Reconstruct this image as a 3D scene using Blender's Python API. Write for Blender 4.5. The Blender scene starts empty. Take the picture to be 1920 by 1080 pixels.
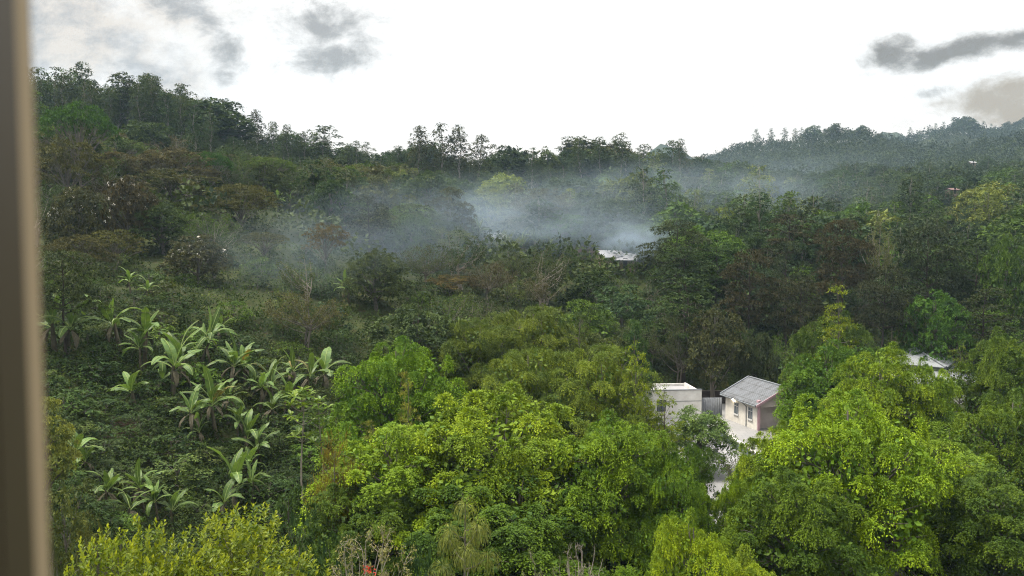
import bpy, math, random
import numpy as np
from mathutils import Matrix, Vector

rng = np.random.default_rng(11)
random.seed(11)
S = bpy.context.scene
COL = S.collection
PI = math.pi

# ------------------------------------------------------------------ camera model (used to choose where things stand)
F, CZ, PITCH = 1500.0, 20.0, math.radians(3.4)
cs, sn = math.cos(PITCH), math.sin(PITCH)
def ray(px, py):
    cx, cy = (np.asarray(px, float) - 960) / F, (540 - np.asarray(py, float)) / F
    return np.stack([cx, cs + cy * sn, -sn + cy * cs], -1)
def at_y(px, py, Y):
    d = ray(px, py); t = np.asarray(Y, float) / d[..., 1]
    return d * t[..., None] + np.array([0, 0, CZ])
def at_z(px, py, z):
    d = ray(px, py); t = (z - CZ) / d[..., 2]
    return d * np.asarray(t)[..., None] + np.array([0, 0, CZ])
def proj(P):
    P = np.asarray(P, float); x, y, z = P[..., 0], P[..., 1], P[..., 2] - CZ
    dep = y * cs - z * sn; up = y * sn + z * cs
    return 960 + F * x / dep, 540 - F * up / dep

# ------------------------------------------------------------------ terrain
TY = np.array([-40, 20, 30, 50, 65, 85, 110, 150, 200, 260, 330, 420, 600, 800, 1100, 1600.])
TU = np.array([-700, 0, 300, 600, 900, 1200, 1500, 1800, 2300.])
TZ = np.array([
 [ 8,  8,  8, 10, 13, 19, 26, 37, 49, 56, 60, 58, 50, 45, 40, 40],
 [ 4,  4,  6,  8, 11, 16, 22, 33, 46, 54, 58, 56, 48, 45, 40, 40],
 [ 0,  0,  1,3.2,8.2,13.2, 18, 28, 39, 50, 53, 48, 42, 40, 40, 40],
 [ 0,  0,  0, .6,4.2, 10, 15, 23, 31, 41, 46, 42, 38, 40, 40, 40],
 [ 0,  0,  0,  0,  0,  3, 11, 17, 22, 31, 42, 38, 36, 45, 50, 60],
 [ 0,  0,  0,  0,  0,  0,  4, 14, 21, 32, 43, 38, 48, 82, 90, 90],
 [ 0,  0,  0,  0,  0,  0,1.5, 11, 18, 26, 34, 45, 80,111,112, 95],
 [ 0,  0,  0,  0,  0,  0,  2,  9, 17, 26, 36, 49, 80,102,163,160],
 [ 0,  0,  0,  0,  0,  0,  2, 10, 19, 30, 42, 58, 95,130,170,180.]])
def _cr(p0, p1, p2, p3, t):
    return 0.5 * (2 * p1 + (p2 - p0) * t + (2 * p0 - 5 * p1 + 4 * p2 - p3) * t * t + (3 * p1 - p0 - 3 * p2 + p3) * t ** 3)
def ground(x, y):
    x = np.asarray(x, float); y = np.asarray(y, float)
    u = np.clip(960 + F * x / np.maximum(y, 28), TU[0], TU[-1] - .01)
    yy = np.clip(y, TY[0], TY[-1] - .01)
    i = np.clip(np.searchsorted(TU, u, 'right') - 1, 0, len(TU) - 2)
    j = np.clip(np.searchsorted(TY, yy, 'right') - 1, 0, len(TY) - 2)
    s = (u - TU[i]) / (TU[i + 1] - TU[i]); t = (yy - TY[j]) / (TY[j + 1] - TY[j])
    def I(k): return np.clip(k, 0, len(TU) - 1)
    def J(k): return np.clip(k, 0, len(TY) - 1)
    rows = [_cr(*[TZ[I(i + a), J(j + b)] for a in (-1, 0, 1, 2)], s) for b in (-1, 0, 1, 2)]
    # linear in y near the yard keeps it flat; cubic elsewhere
    z = np.where(yy < 85, rows[1] * (1 - t) + rows[2] * t, _cr(*rows, t))
    k = np.clip((y - 95) / 120, 0, 1) + np.clip((-x - 5) / 15, 0, 1) * .5
    z = z + k * (0.9 * np.sin(x * .11 + 1.3 * np.sin(y * .05)) + .7 * np.sin(y * .13 + x * .06) + .3 * np.sin(x * .31 - y * .27))
    z = z + np.clip((y - 450) / 300, 0, 1) * (5 * np.sin(x * .022 + y * .009) + 3 * np.sin(x * .051 - y * .02))
    return z
def hit(px, py, y0=22., y1=1500., n=500):
    """where the rays through these pixels first meet the ground: (N,3), ok"""
    d = ray(px, py); d = d / d[..., 1:2]
    Y = np.geomspace(y0, y1, n)
    P = d[:, None, :] * Y[None, :, None] + np.array([0, 0, CZ])
    below = P[..., 2] < ground(P[..., 0], P[..., 1])
    ok = below.any(1); k = below.argmax(1)
    out = P[np.arange(len(P)), k]; out[:, 2] = ground(out[:, 0], out[:, 1])
    return out, ok

# ------------------------------------------------------------------ mesh plumbing
class MB:
    """collects faces, then links them as ONE mesh"""
    def __init__(s): s.v, s.f, s.t, s.m, s.sm, s.n = [], [], [], [], [], 0
    def add(s, V, Fc, tint=0.5, mat=0, smooth=False):
        V = np.asarray(V, float).reshape(-1, 3); Fc = np.asarray(Fc, int)
        if not len(Fc): return
        s.v.append(V); s.f.append(Fc + s.n); s.n += len(V)
        s.t.append(np.broadcast_to(np.asarray(tint, float), (len(Fc),))); s.m.append(np.full(len(Fc), mat)); s.sm.append(np.full(len(Fc), smooth))
    def mesh(s, name, mats):
        me = bpy.data.meshes.new(name)
        if not s.n: return me
        V = np.concatenate(s.v)
        sizes = np.concatenate([np.full(len(f), f.shape[1]) for f in s.f]); idx = np.concatenate([f.ravel() for f in s.f])
        me.vertices.add(len(V)); me.vertices.foreach_set('co', V.ravel().astype(np.float32))
        me.loops.add(len(idx)); me.loops.foreach_set('vertex_index', idx.astype(np.int32))
        me.polygons.add(len(sizes))
        st = np.concatenate([[0], np.cumsum(sizes)[:-1]])
        me.polygons.foreach_set('loop_start', st.astype(np.int32)); me.polygons.foreach_set('loop_total', sizes.astype(np.int32))
        me.polygons.foreach_set('material_index', np.concatenate(s.m).astype(np.int32))
        me.polygons.foreach_set('use_smooth', np.concatenate(s.sm))
        a = me.attributes.new('tint', 'FLOAT', 'FACE'); a.data.foreach_set('value', np.concatenate(s.t).astype(np.float32))
        for m in (mats if isinstance(mats, (list, tuple)) else [mats]): me.materials.append(m)
        me.update(calc_edges=True); me.validate(); return me
    def obj(s, name, mats, parent=None):
        return link(name, s.mesh(name, mats), parent)
def link(name, data, parent=None):
    o = bpy.data.objects.new(name, data); COL.objects.link(o)
    if parent is not None: o.parent = parent
    return o
def tag(o, label=None, cat=None, group=None, kind=None):
    for k, v in (('label', label), ('category', cat), ('group', group), ('kind', kind)):
        if v: o[k] = v
    return o
def norm(a): return a / np.maximum(np.linalg.norm(a, axis=-1, keepdims=True), 1e-9)

def box(mb, lo, hi, tint=.5, mat=0):
    x0, y0, z0 = lo; x1, y1, z1 = hi
    V = [(x0,y0,z0),(x1,y0,z0),(x1,y1,z0),(x0,y1,z0),(x0,y0,z1),(x1,y0,z1),(x1,y1,z1),(x0,y1,z1)]
    mb.add(V, [(0,3,2,1),(4,5,6,7),(0,1,5,4),(1,2,6,5),(2,3,7,6),(3,0,4,7)], tint, mat)
def hexa(mb, bottom, top, mat=0):
    V = list(bottom) + list(top)
    mb.add(V, [(0,3,2,1),(4,5,6,7),(0,1,5,4),(1,2,6,5),(2,3,7,6),(3,0,4,7)], .5, mat)
def tube(mb, P, R, sides=6, tint=.5, mat=0):
    P = np.asarray(P, float); R = np.asarray(R, float); n = len(P)
    T = norm(np.gradient(P, axis=0)); ref = np.array([.31, .94, .13]); ref2 = np.array([1., 0, 0])
    A = np.cross(T, np.where(np.abs(T @ ref)[:, None] > .95, ref2, ref)); A = norm(A); B = np.cross(T, A)
    th = np.arange(sides) * 2 * PI / sides
    V = P[:, None] + R[:, None, None] * (A[:, None] * np.cos(th)[None, :, None] + B[:, None] * np.sin(th)[None, :, None])
    i = np.arange(n - 1)[:, None] * sides; j = np.arange(sides)[None]; j2 = (j + 1) % sides
    mb.add(V, np.stack([i + j, i + j2, i + sides + j2, i + sides + j], -1).reshape(-1, 4), tint, mat, True)
def bez(p0, p1, p2, n=6):
    t = np.linspace(0, 1, n)[:, None]
    return (1 - t) ** 2 * np.asarray(p0) + 2 * t * (1 - t) * np.asarray(p1) + t * t * np.asarray(p2)
def leaves(mb, P, A, N, L, W, tint, fold=.3, mat=0, mid=.45):
    P, A, N = (np.asarray(a, float).reshape(-1, 3) for a in (P, A, N)); n = len(P)
    L = np.broadcast_to(np.asarray(L, float), (n,))[:, None]; W = np.broadcast_to(np.asarray(W, float), (n,))[:, None]
    A = norm(A); B = norm(np.cross(A, N)); N2 = np.cross(B, A)
    m = P + A * L * mid + N2 * fold * W * .5
    V = np.stack([P, m + B * W * .5, P + A * L, m - B * W * .5], 1)
    mb.add(V, np.arange(4 * n).reshape(n, 4), tint, mat)

# ------------------------------------------------------------------ materials
def nt(m):
    m.use_nodes = True; t = m.node_tree; t.nodes.clear(); return t
def node(t, kind, **kw):
    n = t.nodes.new(kind)
    for k, v in kw.items():
        if k.startswith('i_'): n.inputs[int(k[2:])].default_value = v
        else: setattr(n, k, v)
    return n
def mathn(t, op, a, b=None, clamp=False):
    n = t.nodes.new('ShaderNodeMath'); n.operation = op; n.use_clamp = clamp
    for i, v in enumerate((a, b)):
        if v is None: continue
        if isinstance(v, (int, float)): n.inputs[i].default_value = v
        else: t.links.new(v, n.inputs[i])
    return n.outputs[0]
def mixc(t, f, a, b, bt='MIX'):
    n = t.nodes.new('ShaderNodeMix'); n.data_type = 'RGBA'; n.blend_type = bt
    for i, v in ((0, f), (6, a), (7, b)):
        if isinstance(v, (int, float)): n.inputs[i].default_value = v
        elif isinstance(v, tuple): n.inputs[i].default_value = v if len(v) == 4 else (*v, 1)
        else: t.links.new(v, n.inputs[i])
    return n.outputs[2]
def noise(t, vec, scale, detail=4, rough=.6, dist=0.):
    n = t.nodes.new('ShaderNodeTexNoise'); n.inputs['Scale'].default_value = scale
    n.inputs['Detail'].default_value = detail; n.inputs['Distortion'].default_value = dist; n.inputs['Roughness'].default_value = rough
    if vec is not None: t.links.new(vec, n.inputs['Vector'])
    return n.outputs[0]
def ramp(t, f, lo, hi):
    n = t.nodes.new('ShaderNodeMapRange'); n.inputs[1].default_value = lo; n.inputs[2].default_value = hi
    t.links.new(f, n.inputs[0]); return n.outputs[0]
def foliage(name, young=(2.1, 1.85, 1.0), trans=.18, rough=.62, spec=.12, nscale=.5):
    """leaf material: the colour is the object's own colour; single leaves vary, young leaves are yellower"""
    m = bpy.data.materials.new(name); t = nt(m)
    oi = node(t, 'ShaderNodeObjectInfo'); at = node(t, 'ShaderNodeAttribute', attribute_name='tint'); tc = node(t, 'ShaderNodeTexCoord')
    nz = noise(t, tc.outputs['Object'], nscale, 3)
    f = mathn(t, 'ADD', at.outputs['Fac'], mathn(t, 'MULTIPLY', mathn(t, 'SUBTRACT', nz, .5), .8), True)
    base = oi.outputs['Color']
    old = mixc(t, 1.0, base, (.5, .6, .62), 'MULTIPLY'); new = mixc(t, 1.0, base, young, 'MULTIPLY')
    c = mixc(t, f, old, new)
    p = node(t, 'ShaderNodeBsdfPrincipled'); t.links.new(c, p.inputs['Base Color'])
    p.inputs['Roughness'].default_value = rough; p.inputs['Specular IOR Level'].default_value = spec
    tr = node(t, 'ShaderNodeBsdfTranslucent'); t.links.new(mixc(t, 1.0, c, (1.35, 1.3, .6), 'MULTIPLY'), tr.inputs[0])
    mx = node(t, 'ShaderNodeMixShader', i_0=trans); t.links.new(p.outputs[0], mx.inputs[1]); t.links.new(tr.outputs[0], mx.inputs[2])
    o = node(t, 'ShaderNodeOutputMaterial'); t.links.new(mx.outputs[0], o.inputs[0]); return m
def solid(name, c1, c2, scale=2., rough=.8, spec=.3, bump=0., stretch=None, lo=.35, hi=.65, metal=0., coord='Object'):
    m = bpy.data.materials.new(name); t = nt(m); tc = node(t, 'ShaderNodeTexCoord'); v = tc.outputs[coord]
    if stretch:
        mp = node(t, 'ShaderNodeMapping'); mp.inputs['Scale'].default_value = stretch; t.links.new(v, mp.inputs[0]); v = mp.outputs[0]
    nz = noise(t, v, scale, 6); c = mixc(t, ramp(t, nz, lo, hi), c1, c2)
    p = node(t, 'ShaderNodeBsdfPrincipled'); t.links.new(c, p.inputs['Base Color'])
    p.inputs['Roughness'].default_value = rough; p.inputs['Specular IOR Level'].default_value = spec; p.inputs['Metallic'].default_value = metal
    if bump:
        b = node(t, 'ShaderNodeBump'); b.inputs['Strength'].default_value = bump; t.links.new(nz, b.inputs['Height']); t.links.new(b.outputs[0], p.inputs['Normal'])
    o = node(t, 'ShaderNodeOutputMaterial'); t.links.new(p.outputs[0], o.inputs[0]); return m
M = {}
M['leaf'] = foliage('forest_leaf')
M['fig'] = foliage('fig_leaf', young=(2.05, 1.66, .52), trans=.2, rough=.55, spec=.14, nscale=.7)
M['gloss'] = foliage('glossy_leaf', young=(2.2, 1.75, .6), trans=.28, rough=.42, spec=.25, nscale=1.2)
M['banana'] = foliage('banana_leaf', young=(1.5, 1.3, .8), trans=.3, rough=.45, spec=.25, nscale=.6)
M['midrib'] = solid('banana_midrib', (.34, .42, .14), (.26, .33, .1), 3)
M['dead'] = solid('dead_leaf', (.115, .1, .062), (.06, .055, .034), 3)
M['pale_bark'] = solid('pale_bark', (.34, .30, .25), (.19, .165, .135), 3, bump=.4, stretch=(1, 1, .3))
M['grey_bark'] = solid('grey_bark', (.17, .15, .125), (.085, .075, .062), 3, bump=.4, stretch=(1, 1, .3))
M['dark_bark'] = solid('dark_bark', (.07, .055, .045), (.032, .026, .022), 3, bump=.4, stretch=(1, 1, .3))
M['flower'] = solid('white_flower', (.8, .77, .68), (.68, .62, .5), 4)
M['red_flower'] = solid('red_flower', (.6, .05, .02), (.42, .03, .02), 4)

# ------------------------------------------------------------------ foliage building blocks
def unit(n, r=rng):
    v = r.normal(size=(n, 3)); return norm(v)
def surf(lobes, dens, zmin=-.55, inside=.93):
    C = np.array([l[0] for l in lobes], float); R = np.array([l[1] for l in lobes], float); Q = np.array([l[2] for l in lobes], float)
    P, U = [], []
    for k in range(len(C)):
        n = max(4, int(dens * 4 * PI * R[k] ** 2 * (.4 + .6 * Q[k]))); u = unit(n); u = u[u[:, 2] > zmin]
        ax = np.array([1, 1, Q[k]]); p = C[k] + u * R[k] * ax
        d = np.linalg.norm((p[:, None] - C[None]) / np.stack([np.ones_like(Q), np.ones_like(Q), Q], -1)[None], axis=-1) / R[None]; d[:, k] = 9
        keep = d.min(1) > inside; P.append(p[keep]); U.append(norm(u / ax)[keep])
    return np.concatenate(P), np.concatenate(U)
def sprays(mb, P, U, r, K, Mn, L, W, rise=.35, droop=.9, young=.35, jit=.35, mat=0, fold=.3, base_t=.12, jp=1.):
    n = len(P)
    if not n: return
    sh = (n, K, 1)
    ph = rng.uniform(0, 2 * PI, (n, K)); h = np.stack([np.cos(ph), np.sin(ph), np.zeros_like(ph)], -1) + U[:, None] * np.array([.8, .8, .25])
    h = norm(h)[:, :, None]; rr = (r * rng.uniform(.6, 1.25, (n, 1, 1)) * rng.uniform(.6, 1.15, sh))[..., None]
    t = np.linspace(.12, 1, Mn)[None, None, :, None] + rng.uniform(-.06, .06, (n, K, Mn, 1)); z = np.array([0, 0, 1.])
    ri = rise * rng.uniform(.4, 1.5, (n, K, 1, 1))
    pos = P[:, None, None] + rr * (h * t + z * (ri * t - droop * t * t)) + rng.normal(0, .06, (n, K, Mn, 3)) * r - U[:, None, None] * (.35 * r * (1 - jp) * t)
    A = h * (1 - .35 * t) + z * (ri - 1.15 * droop * t) + rng.normal(0, jit, (n, K, Mn, 3))
    N = z + .35 * U[:, None, None] + rng.normal(0, .32, (n, K, Mn, 3))
    yb = rng.uniform(0, 1, (n, 1, 1)) ; ti = base_t + .3 * yb + .22 * rng.uniform(0, 1, (n, K, Mn)) + young * np.where(yb > .45, 1, .25) * t[..., 0] ** 2
    sz = rng.uniform(.7, 1.25, (n, K, Mn)).ravel()
    leaves(mb, pos.reshape(-1, 3), A.reshape(-1, 3), N.reshape(-1, 3), L * sz, W * sz, np.clip(ti, 0, 1).ravel(), fold, mat)
def filler(mb, lobes, per, L, W, mat=0):
    for c, r, q in lobes:
        n = int(per * r * r * (.4 + .6 * q)) + 3; u = unit(n); p = np.asarray(c) + u * np.array([1, 1, q]) * r * rng.uniform(.45, .88, (n, 1))
        leaves(mb, p, unit(n) * np.array([1, 1, .6]), u + rng.normal(0, .5, (n, 3)) + np.array([0, 0, .5]), L * rng.uniform(.7, 1.2, n), W, rng.uniform(.05, .4, n), .2, mat)
def limbs(tb, base, lobes, r0, sides=5, frac=1., up=.5, lo=.3, hi=.85, top=None):
    """trunk from the base to top, a curved limb to each lobe"""
    top = np.asarray(top if top is not None else (0, 0, max(c[2] for c, _, _ in lobes)), float); base = np.asarray(base, float)
    n = 9; t = np.linspace(0, 1, n)[:, None]; wob = np.zeros((n, 3)); wob[:, :2] = np.cumsum(rng.normal(0, .012, (n, 2)), 0) * np.linalg.norm(top - base)
    wob -= t * wob[-1]
    P = base + (top - base) * t + wob; R = r0 * (1 - .85 * t[:, 0]) ; R[0] *= 1.35
    tube(tb, P, R, 7)
    for c, r, q in lobes:
        if rng.random() > frac: continue
        c = np.asarray(c, float); k = rng.uniform(lo, hi); zz = min(max((c[2] - base[2]) / max(top[2] - base[2], .1) * k, .06), .97)
        i = zz * (n - 1); a = int(i); s = P[a] * (1 - i + a) + P[min(a + 1, n - 1)] * (i - a); rs = r0 * (1 - .85 * zz) * .5
        mid = s * .45 + c * .55 + np.array([0, 0, (c[2] - s[2]) * (.15 if up > 0 else -.1)]) + rng.normal(0, .06, 3) * np.linalg.norm(c - s)
        tube(tb, bez(s, mid, c, 6), np.linspace(rs, max(rs * .2, .015), 6), sides)
        for _ in range(3):
            e = c + unit(1)[0] * r * .75 * np.array([1, 1, q]); tube(tb, bez(c * .75 + s * .25, (c + e) / 2, e, 4), np.linspace(rs * .35, .012, 4), 4)

T = {}   # templates: key -> dict(trunk, crown, h, w)
def finish(key, tb, cb, bark, leafmats, extra=None):
    tm, cm = tb.mesh('trunk', M[bark]), cb.mesh('crown', leafmats)
    V = np.concatenate(cb.v); zmax = np.percentile(V[:, 2], 99.8); w = 2 * np.percentile(np.hypot(V[:, 0], V[:, 1]), 97)
    T[key] = dict(trunk=tm, crown=cm, h=zmax, w=w, extra=extra or [])

def dome_lobes(n, R, H, z0, r0, r1, sq=.85, fill=.8):
    out = []; ga = PI * (3 - 5 ** .5)
    for i in range(n):
        zz = 1 - (i + .5) / n * 1.25; rad = math.sqrt(max(0, 1 - zz * zz)) if zz > -1 else 0; ph = ga * i + rng.uniform(-.4, .4)
        k = rng.uniform(fill, 1.08); r = rng.uniform(r0, r1)
        out.append(((R * k * rad * math.cos(ph) * .85, R * k * rad * math.sin(ph) * .85, z0 + (H - z0) * max(zz, -.25) * k * .92 - r * .4), r, sq))
    return out

def t_fig(key, R, H, n, L=.145, W=.082, dens=.42):
    lobes = dome_lobes(n, R, H, H * .30, R * .17, R * .29, .85) + [((0, 0, H * .42), R * .66, .85)]
    cb, tb = MB(), MB()
    P, U = surf(lobes, dens, -.7); P = P + U * rng.uniform(-.6, .5, (len(P), 1)); sprays(cb, P, U, 1.05, 27, 23, L, W, .42, .95, .6, .35, jp=.2)
    filler(cb, lobes[:-1], 26, .42, .26); filler(cb, lobes[-1:], 70, .6, .4); limbs(tb, (0, 0, -.3), lobes, .28 * R / 5)
    finish(key, tb, cb, 'grey_bark', M['fig'])
def t_broad(key, R, H, n, L, W, dens, K, Mn, sr, fig=False, bark='grey_bark', z0=.45, young=.3, droop=.7):
    lobes = dome_lobes(n, R, H, H * z0, R * .26, R * .44, .8) + [((0, 0, H * .62), R * .5, .7)]
    cb, tb = MB(), MB(); P, U = surf(lobes, dens, -.5); P = P + U * rng.uniform(-.3, .25, (len(P), 1)); sprays(cb, P, U, sr, K, Mn, L, W, .4, droop, young, .45)
    filler(cb, lobes, 9, L * 2.4, W * 2.8); limbs(tb, (0, 0, -.5), lobes, .035 * H, frac=.2 if 'wispy' in key else 1.)
    finish(key, tb, cb, bark, M['leaf'])
def t_euc(key, H, n, spread, L, W, dens, K=4, Mn=5, lo=.42, sr=.8, rl=(.055, .095), pale=True):
    lobes = []
    for i in range(n):
        q = (i + .3) / n; z = H * (lo + (1 - lo) * q ** .9 * .96); ph = i * 2.4 + rng.uniform(-.5, .5)
        prof = math.sin(PI * min(1, .18 + q * .85)) ** .7; rad = H * spread * prof * rng.uniform(.35, 1.) if i < n - 1 else 0
        r = H * rng.uniform(*rl) * (1.15 - .45 * q); lobes.append(((rad * math.cos(ph), rad * math.sin(ph), z - r * .6), r, .72))
    cb, tb = MB(), MB(); P, U = surf(lobes, dens, -.45); P = P + U * rng.uniform(-.3, .3, (len(P), 1)); sprays(cb, P, U, sr, K, Mn, L, W, .35, .9, .3, .45)
    filler(cb, lobes, 4.5, L * 1.7, W * 2.0); limbs(tb, (0, 0, -.8), lobes, .011 * H, 5, lo=.72, hi=.92, top=(0, 0, H * .95))
    finish(key, tb, cb, 'pale_bark' if pale else 'grey_bark', M['leaf'])
def t_umbrella(key, R, H, n, L, W, dens, K, Mn, layers=1, sq=.32, sr=.8, bark='grey_bark', z1=.72):
    lobes = []
    for i in range(n):
        rad = R * math.sqrt((i + .5) / n) * rng.uniform(.85, 1.05); ph = i * 2.4; dz = 1 - (1 - z1) * (rad / R) ** 1.6
        lay = (i % layers) / max(layers, 1) * .42
        lobes.append(((rad * math.cos(ph), rad * math.sin(ph), H * (dz - lay) - .3), R * rng.uniform(.2, .3), sq))
    cb, tb = MB(), MB(); P, U = surf(lobes, dens, -.25); P = P + np.array([0, 0, 1]) * rng.uniform(-.3, .2, (len(P), 1)); sprays(cb, P, U, sr, K, Mn, L, W, .15, .3, .3, .4)
    filler(cb, lobes, 5, L * 1.8, W * 2.2); limbs(tb, (0, 0, -.5), lobes, .04 * H, 5, lo=.25, hi=.6, top=(0, 0, H * .72))
    finish(key, tb, cb, bark, M['leaf'])
def t_layered(key, R, H, levels, per, L, W, dens, K, Mn, sq=.34, sr=.9, cone=0., z0=.3, bark='dark_bark', mat='leaf', rr=(.26, .38), rise=.1, young=.25, droop=.35):
    """storeys of flat foliage plates on a straight trunk"""
    lobes = []
    for k in range(levels):
        q = (k + .5) / levels; z = H * (z0 + (1 - z0) * q); prof = (1 - q) * cone + (1 - cone) * math.sin(PI * min(1, .25 + .72 * q)) ** .6
        m = max(1, int(per * (.4 + .6 * prof)))
        for j in range(m):
            ph = 2 * PI * (j + .5 * (k % 2)) / m + rng.uniform(-.3, .3); rad = R * prof * rng.uniform(.45, .95) * (0 if m == 1 else 1); lobes.append(((rad * math.cos(ph), rad * math.sin(ph), z + rng.uniform(-.3, .3) * H / levels - .2), R * rng.uniform(*rr) * (.5 + .5 * prof), sq))
    cb, tb = MB(), MB(); P, U = surf(lobes, dens, -.3); sprays(cb, P, U, sr, K, Mn, L, W, rise, droop, young, .35)
    filler(cb, lobes, 5, L * 1.8, W * 2.2); limbs(tb, (0, 0, -.5), lobes, .02 * H, 5, lo=.85, hi=.97, top=(0, 0, H * .93))
    finish(key, tb, cb, bark, M[mat])
def t_twig(key, R, H, n, L, W, leafn, bark='grey_bark', trunks=1, flat=.7):
    cb, tb = MB(), MB(); ends = []
    for k in range(trunks):
        b = np.array([rng.normal(0, .25), rng.normal(0, .25), -.4]) if trunks > 1 else np.array([0, 0, -.4]); f = b + np.array([rng.normal(0, R * .12), rng.normal(0, R * .12), H * rng.uniform(.35, .5)])
        tube(tb, bez(b, (b + f) / 2 + rng.normal(0, .15, 3), f, 6), np.linspace(.03 * H, .017 * H, 6) / trunks ** .5, 6)
        for i in range(n // trunks):
            u = unit(1)[0]; u[2] = abs(u[2]) * flat + .1; e = np.array([0, 0, H * .52]) + u * np.array([R, R, H * .5]) * rng.uniform(.8, 1.05); s = b + (f - b) * rng.uniform(.7, 1)
            B = bez(s, s * .5 + e * .5 + np.array([0, 0, -.08 * H]) + rng.normal(0, .08 * R, 3), e, 7); tube(tb, B, np.linspace(.009 * H, .018, 7), 4)
            for _ in range(7):
                a = B[rng.integers(2, 7)]; g = a + (unit(1)[0] * np.array([1, 1, .6]) + u * .6 + np.array([0, 0, .25])) * R * rng.uniform(.15, .32); Q = bez(a, (a + g) / 2 + rng.normal(0, .06 * R, 3), g, 4); tube(tb, Q, np.linspace(.02, .008, 4), 3); ends += [Q[1], Q[2], Q[3]]
                for _ in range(2):
                    g2 = Q[2] + unit(1)[0] * R * .12; tube(tb, np.array([Q[2], (Q[2] + g2) / 2 + rng.normal(0, .02 * R, 3), g2]), [.012, .009, .006], 3); ends.append(g2)
    E = np.array(ends); idx = rng.integers(0, len(E), leafn); p = E[idx] + rng.normal(0, .03 * R, (leafn, 3))
    leaves(cb, p, unit(leafn) + np.array([0, 0, -.2]), unit(leafn) + np.array([0, 0, .8]), L * rng.uniform(.6, 1.3, leafn), W, rng.uniform(.1, .7, leafn))
    finish(key, tb, cb, bark, M['leaf'])

for i in range(3): t_fig('fig%d' % i, (6.2, 5.4, 6.8)[i], (10.2, 9.6, 9.2)[i], (44, 36, 50)[i])
t_fig('finefig0', 5.6, 10, 38, .115, .06, .5)
for i in range(4): t_broad('broad%d' % i, (4.6, 5.2, 4.0, 5.6)[i], (10, 11, 10.5, 9.5)[i], (16, 20, 14, 22)[i], .3, .17, .62, 8, 9, .8)
for i in range(4): t_broad('farbroad%d' % i, (4.8, 5.4, 4.2, 5.8)[i], (11, 11, 12, 10)[i], (14, 17, 12, 18)[i], .48, .28, .52, 6, 5, .9)
for i in range(6): t_euc('euc%d' % i, (26, 24, 28, 22, 25, 23)[i], (15, 13, 17, 12, 16, 11)[i], (.13, .15, .12, .16, .17, .11)[i], .5, .25, .55, lo=(.42, .36, .5, .3, .4, .45)[i])
for i in range(4): t_euc('youngeuc%d' % i, (14, 13, 15, 12)[i], (13, 12, 15, 11)[i], (.13, .15, .12, .16)[i], .42, .21, .75, 5, 6, .22, .7, (.085, .125))
for i in range(3): t_umbrella('umbrella%d' % i, (7, 6.2, 7.6)[i], (9.5, 9, 8.5)[i], (26, 22, 30)[i], .3, .15, .8, 7, 8, (1, 2, 2)[i])
for i in range(3): t_layered('dark%d' % i, (6.2, 5.6, 6.8)[i], (17, 18, 16)[i], (6, 7, 5)[i], (6, 5, 7)[i], .34, .19, .8, 5, 6, z0=(.38, .34, .42)[i])
for i in range(4): t_twig('twig%d' % i, (4.2, 4.8, 3.8, 5.2)[i], (9, 9.5, 10, 8.5)[i], (16, 20, 14, 24)[i], .26, .13, (3200, 4200, 2600, 4800)[i], ('pale_bark', 'grey_bark', 'pale_bark', 'grey_bark')[i], (1, 2, 3, 1)[i])
t_layered('tier', 3.4, 11, 9, 7, .2, .1, 1.5, 6, 7, .22, .7, .85, .25, 'grey_bark', 'fig', (.2, .3), .2, .5, .25)
t_layered('tier2', 3.6, 9, 6, 7, .2, .1, 1.4, 6, 7, .25, .7, .6, .25, 'grey_bark', 'fig', (.22, .3), .2, .5, .25)

# ------------------------------------------------------------------ special plants
def t_rosette(key, H, tiers, nl, L, W, r0, bark='pale_bark', mat='gloss', up=.35):
    """thin pole stem with whorls of long leaves"""
    cb, tb = MB(), MB(); n = 8; P = np.array([[.12 * math.sin(k * .7), .1 * math.sin(k * .5 + 1), H * k / (n - 1)] for k in range(n)]); tube(tb, P, np.linspace(r0, r0 * .45, n), 6)
    for zf, br in tiers:
        heads = [np.array([0, 0, H * zf])] if br == 0 else [np.array([math.cos(a) * br, math.sin(a) * br, H * zf + .25 * br]) for a in np.arange(4) * PI / 2 + rng.uniform(0, 3)]
        for c in heads:
            if br: tube(tb, bez((0, 0, H * zf - .4 * br), c * .6 + np.array([0, 0, H * zf * .35]), c, 5), np.linspace(r0 * .5, r0 * .25, 5), 5)
            ph = np.arange(nl) * 2.4 + rng.uniform(0, 6); A = np.stack([np.cos(ph), np.sin(ph), rng.uniform(-.35, up * 2, nl)], -1)
            leaves(cb, np.repeat(c[None], nl, 0), A, np.array([[0, 0, 1.]] * nl) - .4 * A, L * rng.uniform(.7, 1.15, nl), W, rng.uniform(.1, .8, nl), .4, 0, .6)
    finish(key, tb, cb, bark, M[mat])
t_rosette('sapling0', 7.5, [(.99, 0), (.93, .5), (.86, .7), (.76, .8), (.62, .6)], 12, .62, .24, .07)
t_rosette('sapling1', 6.5, [(.99, 0), (.9, .5), (.78, .6), (.6, .5)], 11, .6, .24, .06)
t_rosette('dracaena', 12, [(1., 0), (.97, 0), (.94, .3)], 22, 1.1, .12, .07, 'grey_bark', 'leaf', .5)
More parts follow.
